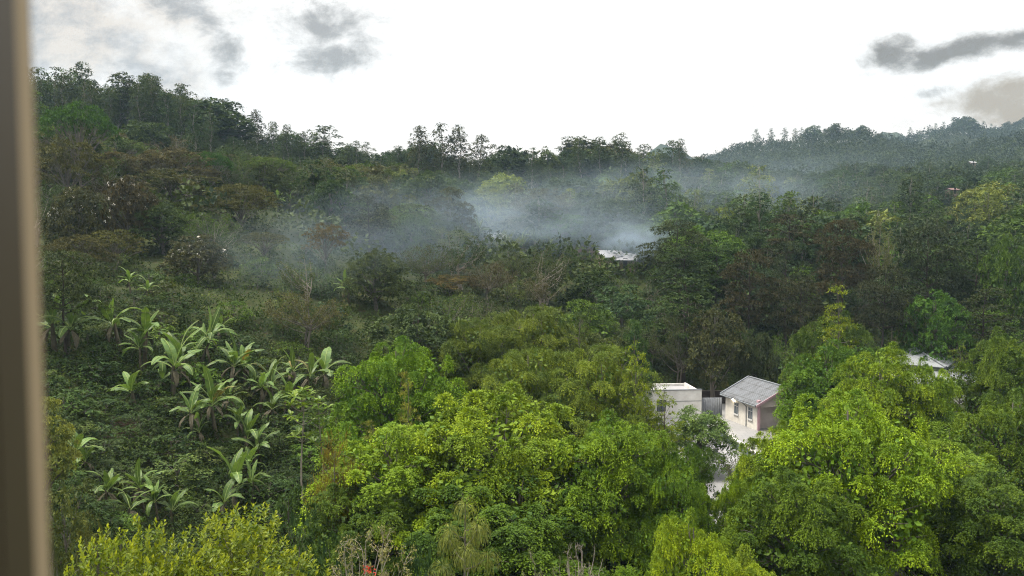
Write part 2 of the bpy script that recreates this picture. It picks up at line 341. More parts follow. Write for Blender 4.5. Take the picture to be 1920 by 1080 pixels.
def t_weeping(key, H):
    cb, tb = MB(), MB(); tube(tb, bez((0, 0, -.5), (.1, .1, H * .5), (.05, 0, H), 10), np.linspace(.085, .02, 10), 6)
    tips = [((.05, 0, H), 1.)] 
    for k in range(8):
        z = H * (.66 + .26 * k / 8); a = k * 2.4; l = (1.25 - .7 * k / 8) * rng.uniform(.7, 1.1); e = np.array([math.cos(a) * l, math.sin(a) * l, z + l * .7])
        tube(tb, bez((0.06, 0.03, z), (e[0] * .6, e[1] * .6, z + .1), e, 6), np.linspace(.03, .01, 6), 5); tips += [(e, 1.)]
    for e, s in tips:
        n = int(120 * s); u = unit(n); st = np.asarray(e) + u * .1
        A1 = u * .55 + np.array([0, 0, -.35]); p = st
        for q in range(3):
            leaves(cb, p, A1, unit(n), .30 * s, .022, rng.uniform(.1, .9, n), .1); p = p + norm(A1) * .28 * s; A1 = norm(A1) * .6 + np.array([0, 0, -.75])
    finish(key, tb, cb, 'grey_bark', M['leaf'])
t_weeping('weeping', 10.2)
def t_feather(key, R, H, levels, per, L, W, droop=.4, rise=.3, cone=.8, z0=.12, n=9, K=6, dens=1.6):
    t_layered(key, R, H, levels, per, L, W, dens, K, n, .5, .75, cone, z0, 'grey_bark', 'leaf', (.3, .42), rise, .45, droop)
t_feather('feather0', 2.6, 9, 7, 6, .26, .045)
t_feather('feather1', 3.0, 7, 6, 7, .26, .04, -.2, .8, .5)
t_feather('pine', 3.2, 10, 7, 7, .3, .045, -.1, .5, .85, .2)
def t_shoots(key, R, H, n, L, W):
    """tree with upright glossy shoots (leaf by leaf; it stands close)"""
    lobes = dome_lobes(n, R, H, H * .83, R * .22, R * .34, .8); cb, tb = MB(), MB(); P, U = surf(lobes, 7, -.4); P = P + U * rng.uniform(-.28, .12, (len(P), 1)); m = len(P)
    for k in range(11):
        q = k / 11; ax = norm(U * .5 + np.array([0, 0, .9]) + rng.normal(0, .12, (m, 3))); ph = k * 2.4 + rng.uniform(0, .5, m); side = norm(np.cross(ax, np.stack([np.cos(ph), np.sin(ph), np.full(m, .2)], -1)))
        leaves(cb, P + ax * (.26 * q), side * (1.15 - .45 * q) + ax * (.1 + .75 * q), ax - side * .3, L * (1.1 - .45 * q) * rng.uniform(.75, 1.2, m), W, np.clip(.02 + .85 * q ** 2.2 * rng.uniform(.3, 1.1, m) + rng.uniform(0, .2, m), 0, 1), .35)
    filler(cb, lobes, 220, .22, .09); limbs(tb, (0, 0, -.5), lobes, .14, 6, lo=.75, hi=.95, top=(0, 0, H * .85))
    finish(key, tb, cb, 'grey_bark', M['gloss'])
t_shoots('shoots', 2.4, 13.5, 34, .17, .082)
t_twig('paleshrub', 2.3, 8.2, 30, .17, .06, 6200, 'pale_bark', 3, .8)
t_twig('bareshrub', 2.1, 7.5, 30, .12, .05, 700, 'pale_bark', 4, .8)
for i in range(3): t_broad('shrub%d' % i, (1.9, 1.6, 2.2)[i], (3., 2.6, 2.8)[i], 9, .2, .1, 1.6, 5, 7, .55, z0=.2)
t_broad('wispy', 2.8, 6.4, 14, .26, .085, 2.8, 8, 9, .7, z0=.3, droop=.9)

def banana_leaf(mb, L, W, e0, bend, tears=.5):
    n = 18; t = np.linspace(0, 1, n + 1); ang = e0 - bend * t ** 1.5; ds = L / n
    c = np.concatenate([[[0, 0]], np.cumsum(np.stack([np.cos(ang), np.sin(ang)], -1)[:-1] * ds, 0)]); P = np.stack([c[:, 0], 0 * t, c[:, 1]], -1)
    T_ = np.stack([np.cos(ang), 0 * t, np.sin(ang)], -1); Nn = np.stack([-np.sin(ang), 0 * t, np.cos(ang)], -1)
    pet = .1; w = W * .5 * np.where(t < pet, .04, np.sin(PI * np.clip((t - pet) / (1 - pet), 0, 1) ** .75) ** .55 + .04); w[-1] = .02
    for s in (-1, 1):
        fall = .0
        for i in range(1, n):
            if rng.random() < tears * .35: fall = rng.uniform(-.5, .2)
            fold = .35 - .55 * t[i] + fall; g = rng.uniform(.0, .18) * (rng.random() < tears); out = lambda k: P[k] + np.array([0, s * math.cos(fold), 0]) * w[k] + Nn[k] * math.sin(fold) * w[k] + T_[k] * w[k] * .35
            a, b = out(i), out(i + 1); b = b + (a - b) * g
            mb.add([P[i], P[i + 1], b, a], [(0, 1, 2, 3)], rng.uniform(.25, .6), 0)
    tube(mb, P + Nn * .012, np.linspace(.035, .008, n + 1) * (L / 2.6), 5, .5, 1)
BAN = []
for v in range(9):
    sb, db = MB(), MB(); hs = (2.5, 3.0, 1.8, 3.3, 1.4, 2.8, 3.5, 2.2, 3.0)[v]; tube(sb, bez((0, 0, -.4), (.05, 0, hs * .5), (rng.normal(0, .12), rng.normal(0, .12), hs), 7), np.linspace(.2, .1, 7), 8)
    lv = []; nl = (8, 7, 6, 9, 5, 6, 8, 7, 10)[v]
    for k in range(nl):
        q = k / nl; b = MB(); e0 = math.radians(84 - 58 * q + rng.uniform(-9, 9)); banana_leaf(b, rng.uniform(2.1, 3.4) * (1 if v != 4 else .8), rng.uniform(.52, .76), e0, math.radians(rng.uniform(20, 85) + 65 * q), .3 + .7 * q)
        a = k * 2.39996 + rng.uniform(-.8, .8); lv.append((b.mesh('leaf', [M['banana'], M['midrib']]), a, hs - .05 - .3 * q))
    for k in range(4):
        b = MB(); banana_leaf(b, rng.uniform(1.2, 1.9), .34, math.radians(-20), math.radians(75), .9); V = np.concatenate(b.v); a = rng.uniform(0, 6.28); R_ = np.array([[math.cos(a), -math.sin(a), 0], [math.sin(a), math.cos(a), 0], [0, 0, 1]])
        off = 0
        for vv, ff in zip(b.v, b.f):
            db.add(vv @ R_.T + np.array([0, 0, hs - .25]), ff - off, .5); off += len(vv)
    BAN.append((sb.mesh('pseudostem', M['dead']), lv, db.mesh('dead_foliage', M['dead']), hs + 2.0))

# ------------------------------------------------------------------ placing
LC = 1.2
VARY = .15     # how much the forest trees differ in tone
PLACED = []      # (x, y, radius)
MARKS = []       # (phrase, px, py) landmarks for the labels of the forest
def place(key, x, Y, h, w, col, name, cat, label=None, group=None, bare=False, jit=.08):
    t = T[key]; z = float(ground(x, Y)); sz = h / t['h']; sx = (w / t['w']) if w else sz
    root = link(name, None); root.location = (x, Y, z); root.rotation_euler = (0, 0, rng.uniform(0, 6.28)); root.scale = (sx, sx, sz)
    root.empty_display_size = .5
    tag(root, label, cat, group)
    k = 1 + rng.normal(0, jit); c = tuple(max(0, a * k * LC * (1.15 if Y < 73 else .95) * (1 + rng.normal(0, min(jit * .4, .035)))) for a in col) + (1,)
    link('trunk', t['trunk'], root); cr = link('crown', t['crown'], root); cr.color = c
    PLACED.append((x, Y, (w or t['w'] * sx) / 2)); return root
def plant(key, px, Y, top, wpx, col, name, cat, label, short=None, jit=.05):
    p = at_y(px, top, Y); h = p[2] - float(ground(p[0], Y)); w = wpx / F * Y if wpx else None
    if h < 1.2: print('LOW', label, h)
    r = place(key, p[0], Y, max(h, 1.2), w, col, name, cat, label, None, jit=jit)
    if short: MARKS.append((short, px, top + (wpx or 60) * .35))
    return r
BANK = []
def banana(px, Y, top, v, label=None, tone=1., group=None):
    p = at_y(px, top, Y); z = float(ground(p[0], Y)); s = max((p[2] - z) / BAN[v][3], .35)
    root = link('banana_plant', None); root.location = (p[0], Y, z); root.rotation_euler = (rng.normal(0, .11), rng.normal(0, .11), rng.uniform(0, 6.28)); root.scale = (s, s, s); tag(root, label, 'banana plant', group)
    st, lv, dd, _ = BAN[v]; link('pseudostem', st, root)
    for me, a, zz in lv:
        l = link('leaf', me, root); l.rotation_euler = (0, 0, a); l.location = (0, 0, zz); k = tone * rng.uniform(.55, 1.25); l.color = (.125 * k, .215 * k, .072 * k, 1) if rng.random() > .02 else (.2 * k, .17 * k, .06 * k, 1)
    link('dead_foliage', dd, root); PLACED.append((p[0], Y, 1.4)); BANK.append(root); return root

GB = (.094, .158, .012); GM = (.055, .098, .018); GD = (.03, .055, .019); GO = (.052, .074, .028); BR = (.058, .056, .033); BL = (.034, .06, .032); PL = (.105, .135, .04); DB = (.036, .035, .022); GR = (.064, .076, .045); EU = (.04, .062, .028)
COLN = {GM: 'mid green', GD: 'dark green', GO: 'olive', BR: 'brownish', BL: 'blue-green', PL: 'pale green', GR: 'grey-green', EU: 'deep green'}
FT = ('fig_tree', 'fig tree')
L_ = lambda *a: plant(*a)
# near fig trees
for a in [
 ('fig0', 930, 50, 732, 430, GB, *FT, 'broad bright fig tree heaping up in the middle of the near thicket, tallest crown there', 'the big central fig tree'),
 ('fig1', 742, 49, 800, 360, GB, *FT, 'bright drooping fig tree under the feathery yellowish conifer', None),
 ('fig2', 1150, 49, 775, 360, (.075,.135,.014), *FT, 'broad fig tree just below the white parapet building', None),
 ('fig0', 1262, 46, 842, 180, (.06,.115,.014), *FT, 'darker fig tree beside the gap with white paving', None),
 ('fig1', 960, 45, 885, 400, (.045,.088,.012), *FT, 'low fig tree with shady skirts behind the weeping young pine', None),  # leaf colour darkened to stand for the shade low in the canopy
 ('fig2', 690, 46, 905, 300, (.042,.082,.012), *FT, 'dark-skirted fig tree beside the reddish feathery bush', None),  # leaves coloured darker: the unlit lower canopy is put into the colour
 ('fig2', 742, 63, 638, 292, (.07,.14,.013), *FT, 'smooth round bright green fig tree right of the banana grove', 'the round bright fig tree'),
 ('finefig0', 990, 68, 655, 220, (.074,.118,.024), *FT, 'olive fine-leaved fig tree behind the round bright one', None),
 ('finefig0', 1120, 66, 652, 250, (.07,.115,.022), *FT, 'olive fine-leaved fig tree in front of the dark soft pine', None),
 ('finefig0', 900, 79, 600, 200, (.064,.104,.022), *FT, 'olive green fig tree peeping over the round bright fig tree', None),
 ('finefig0', 1000, 82, 578, 240, (.066,.106,.022), *FT, 'fine-leaved dome tree topmost among the olive fig trees', None),
 ('fig1', 1560, 75, 640, 200, (.05,.105,.015), *FT, 'dark rounded fig tree right against the grey-roofed cottage', 'the fig tree by the cottage'),
 ('fig0', 1560, 84, 588, 210, (.045,.085,.018), *FT, 'dark fig tree below the bright tiered tree', None),
 ('fig0', 1650, 69, 645, 210, (.095,.155,.016), *FT, 'sunny yellow-green fig tree in front of the pavilion roof', 'the yellow-green fig tree by the pavilion'),
 ('fig2', 1590, 47, 742, 420, GB, *FT, 'largest bright fig tree below the cottage, its skirts dark', 'the largest near fig tree'),
 ('fig0', 1455, 50, 790, 200, (.095,.155,.015), *FT, 'bright fig tree leaning over the teal panel by the paving', None),
 ('fig1', 1760, 52, 800, 300, (.072,.13,.015), *FT, 'fig tree shoulder to shoulder with the largest near one, on its right', None),
 ('fig2', 1900, 56, 735, 260, (.055,.1,.016), *FT, 'dark green fig tree cut off by the right picture edge, below the pavilion', None),
 ('fig0', 1895, 72, 620, 190, (.05,.09,.018), *FT, 'dark fig tree right of the pavilion roof', None),
 ('fig1', 1870, 45, 880, 280, (.04,.078,.012), *FT, 'shade-darkened fig tree in the lower right corner', None),  # the dark leaf colour carries the shade of the lower canopy
 ('fig0', 1500, 43, 880, 300, (.05,.094,.012), *FT, 'fig tree lowest beside the white paving, with loose shady sides', None),  # shade at the canopy foot is put into this darker leaf colour
 ('fig2', 1300, 36, 965, 230, (.12,.185,.016), *FT, 'yellow-green fig tree cut off by the lower picture edge', None),
 ('fig1', 1400, 37, 1030, 170, (.11,.17,.016), *FT, 'small yellow-green fig top just right of the one cut off by the lower edge', None),
 ('broad1', 1755, 106, 545, 130, (.045,.1,.02), 'round_tree', 'tree', 'compact rounded deep green tree behind the pavilion roof', 'the rounded tree behind the pavilion'),
 ('twig1', 1715, 108, 560, 70, PL, 'slender_tree', 'tree', 'thin pale-leaved tree just left of the rounded deep green one', None),
 ('tier', 1572, 80, 536, 100, (.12,.17,.02), 'tiered_tree', 'tree', 'bright yellow-green tiered tree with a pagoda top', 'the bright tiered tree'),
 ('tier2', 1800, 76, 640, 90, (.06,.1,.025), 'tiered_tree', 'tree', 'darker tiered tree in front of the pavilion roof', None),
 ('tier2', 1196, 63, 640, 90, (.105,.155,.022), 'tiered_tree', 'tree', 'light tiered tree at the left end of the white parapet building', None),
 ('pine', 1088, 74, 580, 130, (.035,.055,.018), 'soft_pine', 'pine tree', 'dark soft-needled pine among olive fig trees', 'the dark soft pine'),
 ('feather0', 765, 54, 698, 78, (.12,.125,.03), 'feathery_conifer', 'conifer', 'slim yellowish feathery conifer between two bright fig trees', 'the yellowish conifer'),
 ('feather0', 700, 52, 790, 90, (.1,.11,.03), 'feathery_conifer', 'conifer', 'lower broader feathery conifer at the foot of the slim yellowish one', None),
 ('feather1', 628, 47, 812, 110, (.085,.075,.018), 'feathery_bush', 'bush', 'olive-brown feathery upright bush beside the thin saplings', 'the olive-brown feathery bush'),
 ('wispy', 1312, 68, 764, 140, (.072, .115, .045), 'wispy_bush', 'bush', 'wispy grey-olive bush in front of the corrugated fence', 'the wispy bush by the fence'),
 ('twig3', 1385, 62, 862, 60, (.035,.04,.022), 'bare_tree', 'tree', 'dark twiggy tree standing in the white paving gap', None),
 ('shoots', 262, 16, 985, 300, (.12,.165,.015), 'shoot_tree', 'tree', 'glossy lime-yellow shooting tree top at the lower edge, lower half left', 'the lime-yellow shooting tree'),
 ('shoots', 445, 16.8, 962, 330, (.128,.17,.015), 'shoot_tree', 'tree', 'taller glossy lime-yellow shooting tree top, right beside its lower twin', None),
 ('weeping', 872, 31, 935, None, (.095,.12,.04), 'weeping_pine', 'pine tree', 'young pine with weeping needle tufts in front of the dark fig skirts', 'the weeping young pine'),
 ('shrub0', 118, 37, 905, 130, (.05,.065,.022), 'leafy_shrub', 'shrub', 'dark leafy shrub beside the window frame, below the lone banana shoot', None),
 ('shrub1', 180, 33, 960, 130, (.055,.062,.02), 'leafy_shrub', 'shrub', 'olive-brown leafy shrub left of the lime-yellow shooting tree', None),
 ('shrub2', 105, 29, 1000, 130, (.04,.055,.018), 'leafy_shrub', 'shrub', 'shady shrub at the very foot of the window frame', None),
 ('shrub0', 560, 40, 955, 130, (.03,.055,.016), 'leafy_shrub', 'shrub', 'shady dark shrub between the bananas and the dark-skirted fig tree', None),
 ('shrub2', 615, 36, 1000, 130, (.03,.06,.018), 'leafy_shrub', 'shrub', 'dark green shrub left of the pale open shrub', None),
 ('shrub1', 540, 48, 900, 110, (.035,.06,.02), 'leafy_shrub', 'shrub', 'dark shrub at the foot of the thin saplings', None),
 ('shrub0', 800, 34, 1020, 140, (.03,.055,.018), 'leafy_shrub', 'shrub', 'dark shrub left of the weeping young pine', None),
 ('paleshrub', 690, 33, 985, 190, (.13,.135,.07), 'pale_shrub', 'shrub', 'pale grey-green open shrub near the red blossom', 'the pale open shrub'),
 ('paleshrub', 1010, 31, 1040, 120, (.1,.115,.06), 'pale_shrub', 'shrub', 'small silvery shrub right of the weeping young pine', None),
 ('bareshrub', 1085, 33, 1015, 120, (.09,.09,.05), 'bare_shrub', 'shrub', 'tangle of bare arching branches below the white pipe', None),
 ('fig1', 1296, 54, 832, 105, (.045,.095,.014), *FT, 'deep green fig tree in front of the wispy bush by the fence', None),
 ('fig2', 1385, 47, 885, 110, (.085,.145,.015), *FT, 'narrow bright fig tree pinching the gap of white paving', None),
 ('tier2', 1245, 64, 722, 90, (.1,.15,.022), 'tiered_tree', 'tree', 'light tiered tree in front of the white parapet building', None),
 ('fig0', 1745, 68, 676, 140, (.08,.14,.016), *FT, 'bright fig tree masking the lower pavilion roof', None),
 ('sapling0', 566, 53, 722, 70, (.085,.15,.03), 'whorled_sapling', 'sapling', 'tall thin pale-stemmed sapling with whorled leaves beside the bananas', 'the thin whorled sapling'),
 ('sapling1', 600, 54, 742, 60, (.07,.125,.028), 'whorled_sapling', 'sapling', 'second, shorter whorled sapling just right of the tall one', None),
 ('dracaena', 1676, 113, 512, 30, (.075,.1,.05), 'slim_palm', 'palm', 'single thin-stemmed tuft palm before the black-green trees', None),
 ('broad0', 75, 42, 745, 140, (.1,.115,.035), 'pale_tree', 'tree', 'pale yellow-green tree edge showing beside the window frame', None),
 # left slope
 ('dark2', 118, 65, 470, 150, (.03,.042,.02), 'dark_tree', 'tree', 'dark open tree with a long pale trunk beside the window frame', 'the dark open tree by the window frame'),
 ('twig1', 568, 80, 545, 150, (.075,.078,.035), 'gnarled_tree', 'tree', 'gnarled pale-trunked tree with thin yellowish leaves above the bananas', 'the gnarled pale tree'),
 ('umbrella0', 145, 140, 193, 152, (.03,.075,.012), 'shade_tree', 'shade tree', 'vivid green umbrella-crowned tree below the tall ridge trees', 'the vivid umbrella tree'),
 ('umbrella1', 125, 128, 260, 150, (.056,.06,.026), 'shade_tree', 'shade tree', 'rusty flat-topped tree just under the vivid green umbrella', None),
 ('umbrella2', 325, 150, 278, 170, BR, 'shade_tree', 'shade tree', 'broad brown-topped shade tree below the ridge eucalyptus', 'the broad brown shade tree'),
 ('umbrella0', 395, 158, 285, 90, (.028,.07,.014), 'shade_tree', 'shade tree', 'small vivid dark-green flat crown beside the broad brown one', None),
 ('umbrella1', 320, 135, 318, 200, (.05,.055,.026), 'shade_tree', 'shade tree', 'wide brown spreading crown under the broad brown shade tree', None),
 ('umbrella2', 450, 128, 345, 160, (.058,.06,.026), 'shade_tree', 'shade tree', 'thin rusty-olive spreading tree left of the fan palms clump', None),
 ('umbrella0', 495, 112, 435, 100, (.058,.062,.026), 'shade_tree', 'shade tree', 'ochre flat-topped tree in two storeys above the gnarled tree', None),
 ('umbrella1', 610, 115, 418, 90, (.075,.062,.028), 'shade_tree', 'shade tree', 'orange-brown crown left of the dark drooping tree', None),
 ('umbrella1', 215, 100, 430, 120, (.066,.072,.026), 'shade_tree', 'shade tree', 'yellow-ochre low spreading tree left of the white-blossomed tree', None),
 ('umbrella2', 150, 90, 440, 130, (.05,.05,.025), 'shade_tree', 'shade tree', 'dull dark spreading tree over the dark open tree', None),
 ('broad3', 145, 106, 350, 120, (.05,.055,.03), 'blossom_tree', 'flowering tree', 'white-blossomed tree above the ochre spreading tree', 'the upper white-blossomed tree'),
 ('broad1', 240, 112, 330, 110, (.05,.045,.03), 'blossom_tree', 'flowering tree', 'reddish-dark tree with a few white blossoms below the broad brown crowns', None),
 ('broad0', 370, 98, 440, 130, (.055,.06,.034), 'blossom_tree', 'flowering tree', 'white-blossomed tree in the middle of the left slope', 'the lower white-blossomed tree'),
 ('dark1', 688, 128, 368, 96, (.024,.032,.018), 'dark_tree', 'tree', 'black-green drooping tree at the left end of the smoke', 'the black-green tree by the smoke'),
 ('broad2', 620, 142, 330, 100, (.028,.055,.022), 'broadleaf_tree', 'tree', 'dark glossy tree just left of and above the black-green one', None),
 ('broad3', 770, 132, 400, 105, (.045,.08,.028), 'broadleaf_tree', 'tree', 'leafy green tree standing in the smoke, right of the black-green one', None),
 ('twig3', 915, 112, 490, 120, (.06,.055,.035), 'twiggy_tree', 'tree', 'large grey-brown twiggy dome below the smoke', 'the grey-brown twiggy dome'),
 ('twig2', 1020, 115, 508, 90, (.06,.06,.038), 'twiggy_tree', 'tree', 'smaller grey twiggy dome right of the grey-brown one', None),
 ('umbrella1', 845, 112, 515, 110, (.075,.065,.028), 'shade_tree', 'shade tree', 'flat rusty-olive tree left of the grey-brown twiggy dome', None),
 ('twig0', 955, 150, 432, 60, (.11,.15,.06), 'pale_tree', 'tree', 'pale young tree lit against the smoke', 'the pale young tree in the smoke'),
 # right
 ('dark0', 1405, 112, 468, 120, DB, 'dark_tree', 'tree', 'dark russet-crowned tree, broad, behind the cottage', 'the russet tree'),
 ('dark2', 1580, 122, 412, 120, (.04,.036,.023), 'layered_tree', 'tree', 'tall layered russet tree above the bright tiered tree', 'the tall layered tree'),
 ('dark1', 1478, 120, 452, 90, (.03,.045,.025), 'dark_tree', 'tree', 'dark blue-green tree between the russet tree and the tall layered one', None),
 ('dark2', 1740, 118, 425, 140, (.024,.036,.02), 'layered_tree', 'tree', 'black-green layered tree behind the pavilion', 'the black-green layered tree'),
 ('twig2', 1655, 138, 408, 90, (.09,.1,.05), 'bare_tree', 'tree', 'leafless pale tree between the two tall layered trees', None),
 ('dark1', 1830, 120, 450, 110, (.03,.05,.02), 'dark_tree', 'tree', 'dark tree right of the black-green layered one', None),
 ('broad1', 1890, 115, 445, 110, (.05,.095,.02), 'broadleaf_tree', 'tree', 'lush green tree at the right picture edge', 'the lush tree at the right edge'),
 ('dark0', 1500, 108, 520, 110, (.03,.034,.02), 'dark_tree', 'tree', 'shadowy tree under the dark blue-green one', None),
 ('dark2', 1660, 109, 500, 120, (.028,.034,.02), 'dark_tree', 'tree', 'shadowy tree behind the thin tuft palm', None),
 ('dark1', 1850, 106, 540, 120, (.03,.042,.02), 'dark_tree', 'tree', 'shadowy tree right of the rounded deep green one', None),
 ('broad2', 1340, 97, 572, 130, (.05,.055,.032), 'dull_tree', 'tree', 'dull-leaved tree standing directly behind the corrugated fence', 'the dull tree behind the fence'),
 ('twig1', 1270, 99, 590, 110, (.042,.055,.026), 'thin_tree', 'tree', 'thin dark tree behind the white parapet building', None),
 ('wispy', 1420, 98, 625, 90, (.03,.045,.022), 'wispy_bush', 'bush', 'dark wispy bush behind the cottage roof', None),
 ('broad0', 1190, 88, 600, 80, (.04,.075,.03), 'broadleaf_tree', 'tree', 'small leafy tree between the dark pine and the parapet building', None),
 # skyline
 ('euc0', 153, 228, 116, None, EU, 'eucalyptus_tree', 'eucalyptus tree', 'tallest eucalyptus on the ridge, nearest the window frame', 'the tallest ridge eucalyptus'),
 ('euc1', 105, 232, 126, None, EU, 'eucalyptus_tree', 'eucalyptus tree', 'eucalyptus half behind the window frame on the high ridge', None),
 ('euc4', 230, 230, 135, 88, EU, 'eucalyptus_tree', 'eucalyptus tree', 'dense ridge eucalyptus with a rounded top, second group from the window', None),
 ('euc2', 278, 236, 137, 80, EU, 'eucalyptus_tree', 'eucalyptus tree', 'dense ridge eucalyptus, right half of the high clump', None),
 ('euc3', 335, 240, 158, 60, EU, 'eucalyptus_tree', 'eucalyptus tree', 'narrow ridge eucalyptus where the clump starts to drop', None),
 ('euc5', 372, 246, 188, 52, EU, 'eucalyptus_tree', 'eucalyptus tree', 'smaller ridge eucalyptus at the low end of the clump', None),
 ('euc2', 480, 268, 205, 42, (.03,.042,.022), 'eucalyptus_tree', 'eucalyptus tree', 'lone slim eucalyptus standing clear against the white sky', 'the lone slim eucalyptus'),
 ('euc0', 787, 262, 236, 58, (.042,.05,.024), 'eucalyptus_tree', 'eucalyptus tree', 'first of the three tall see-through eucalyptus on the saddle, counted from the window', 'the three tall saddle eucalyptus'),
 ('euc1', 826, 266, 232, 62, (.042,.05,.024), 'eucalyptus_tree', 'eucalyptus tree', 'middle one of the three tall see-through eucalyptus on the saddle', None),
 ('euc2', 860, 268, 234, 56, (.042,.05,.024), 'eucalyptus_tree', 'eucalyptus tree', 'last of the three tall see-through eucalyptus on the saddle, counted from the window', None),
 ('euc4', 902, 275, 252, 58, (.042,.05,.024), 'eucalyptus_tree', 'eucalyptus tree', 'shorter see-through eucalyptus just right of the three tall ones', None),
 ('euc3', 605, 270, 236, 100, EU, 'eucalyptus_tree', 'eucalyptus tree', 'broad bushy eucalyptus group on the skyline left of the saddle', None),
 ('euc1', 424, 258, 214, 34, EU, 'eucalyptus_tree', 'eucalyptus tree', 'small see-through eucalyptus at the foot of the high ridge clump', None),
 ('euc4', 510, 268, 228, 40, EU, 'eucalyptus_tree', 'eucalyptus tree', 'rounded eucalyptus just right of the lone slim one', None),
 ('euc0', 538, 270, 233, 34, EU, 'eucalyptus_tree', 'eucalyptus tree', 'narrow dome-topped eucalyptus, second right of the lone slim one', None),
 ('euc2', 570, 272, 246, 36, EU, 'eucalyptus_tree', 'eucalyptus tree', 'eucalyptus at the left end of the broad bushy skyline group', None),
 ('euc3', 668, 275, 264, 40, EU, 'eucalyptus_tree', 'eucalyptus tree', 'small rounded eucalyptus left of the saddle, alone on the skyline', None),
 ('euc1', 1000, 285, 277, 36, EU, 'eucalyptus_tree', 'eucalyptus tree', 'rounded eucalyptus on the low skyline right of the three tall ones', None),
 ('euc4', 1085, 285, 262, 44, EU, 'eucalyptus_tree', 'eucalyptus tree', 'eucalyptus at the left shoulder of the wooded knoll', None),
 ('euc0', 1125, 286, 256, 40, EU, 'eucalyptus_tree', 'eucalyptus tree', 'airy eucalyptus left of the tallest crown on the wooded knoll', None),
 ('euc2', 1275, 290, 260, 36, EU, 'eucalyptus_tree', 'eucalyptus tree', 'open-topped eucalyptus where the knoll meets the far hill', None),
 ('euc5', 1165, 285, 250, 54, EU, 'eucalyptus_tree', 'eucalyptus tree', 'tallest crown on the wooded knoll right of the saddle', 'the wooded knoll'),
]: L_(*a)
# white blossoms on the flowering trees are parts of them
for r in [o for o in COL.objects if o.name.startswith('blossom_tree')]:
    cr = [c for c in COL.objects if c.parent == r and c.name.startswith('crown')][0]; me = cr.data; nv = len(me.vertices); co = np.empty(nv * 3, np.float32); me.vertices.foreach_get('co', co); co = co.reshape(-1, 3)
    up = co[co[:, 2] > np.percentile(co[:, 2], 45)]; c = up[rng.integers(0, len(up), 26)]; n = 26 * 7; b = MB(); P = np.repeat(c, 7, 0) + rng.normal(0, .16, (n, 3)); leaves(b, P, unit(n), unit(n) + np.array([0, 0, 1]), .3, .24, .5); b.obj('blossom', M['flower'], r)
# red blossom head at the lower edge
b, s_ = MB(), MB(); p = at_y(690, 1070, 30.5); g0 = float(ground(p[0], 30.5)); r = link('red_flower_plant', None); r.location = (p[0], 30.5, g0); hh = p[2] - g0
tag(r, 'single red blossom on a stalk in front of the pale open shrub', 'flower'); P = np.array([0, 0, hh]) + rng.normal(0, .1, (44, 3)) * np.array([1, 1, .8]); leaves(b, P, unit(44) + np.array([0, 0, .4]), unit(44), .13, .04, .5); b.obj('blossom', M['red_flower'], r)
tube(s_, bez((0, 0, -.2), (.1, 0, hh * .5), (0, 0, hh), 6), np.linspace(.03, .015, 6), 5); s_.obj('stem', M['grey_bark'], r)

# banana plants of the near grove (px, Y, top py, variety, label)
for a in [
 (322, 752, 630, 0, 'banana plant with two upright pale leaves in the middle of the grove'),
 (268, 690, 575, 3, 'large banana plant with browned hanging leaves at the upper end of the grove'),
 (222, 660, 555, 1, 'banana plant with tall upright leaves, uppermost and nearest the window frame'),
 (262, 705, 620, 2, 'small banana plant tucked under the large brown-leaved one'),
 (372, 690, 588, 3, 'tall banana plant with tattered leaves in the upper grove'),
 (250, 762, 688, 4, 'small single banana plant standing alone in dark brush'),
 (458, 735, 648, 1, 'banana plant with arching leaves right of the tattered one'),
 (487, 775, 690, 0, 'banana plant with one bright upright leaf right of centre in the grove'),
 (358, 832, 728, 3, 'broad banana plant with many drooping leaves at the heart of the grove'),
 (403, 828, 708, 1, 'banana plant with tall upright leaves beside the broad drooping one'),
 (444, 840, 762, 0, 'banana plant with dark green leaves on the right flank of the grove'),
 (487, 880, 795, 3, 'banana plant with dry brown skirts left of the thin sapling'),
 (532, 790, 705, 1, 'banana plant with broad hanging leaves close to the thin sapling'),
 (552, 745, 665, 3, 'banana plant under the gnarled pale tree'),
 (440, 960, 848, 3, 'big banana plant with wide arching leaves, lowest of the grove'),
 (462, 930, 840, 0, 'banana plant just behind the lowest big one'),
 (418, 972, 898, 4, 'short banana plant in front of the lowest big one'),
 (196, 965, 882, 2, 'young banana plant at the lower left, leaves like spread wings'),
 (268, 970, 878, 1, 'banana plant with one tall lit leaf above the lime-yellow tree'),
 (296, 985, 905, 0, 'banana plant with low arching leaves above the lime-yellow tree'),
 (140, 880, 800, 4, 'lone banana shoot with a single tall leaf near the window frame'),
 (100, 660, 545, 1, 'banana plant behind the pale trunk at the window frame'),
 (124, 665, 562, 0, 'banana plant right of the pale trunk by the window frame'),
 (245, 560, 503, 3, 'bluish banana plant higher on the slope among dark trees'),
 (275, 575, 522, 0, 'smaller bluish banana plant next to the higher one'),
 (605, 735, 650, 2, 'small banana plant between the gnarled tree and the round bright fig tree'),
 (655, 575, 515, 1, 'greyish banana plant in thin smoke above the round bright fig tree'),
 (520, 400, 358, 3, 'clump of pale fan-like banana leaves high on the left slope'),
 (545, 398, 360, 0, 'pale banana plant right beside the high fan-like clump'),
]:
    q, _ = hit(np.array([a[0]]), np.array([a[1]])); banana(a[0], float(q[0, 1]), a[2], (a[3] + a[0]) % 9 if a[3] != 4 else 4, a[4])
MARKS += [('the banana grove', 400, 680), ('the cottage roof', 1405, 725), ('the smoking tin roofs', 1165, 478)]

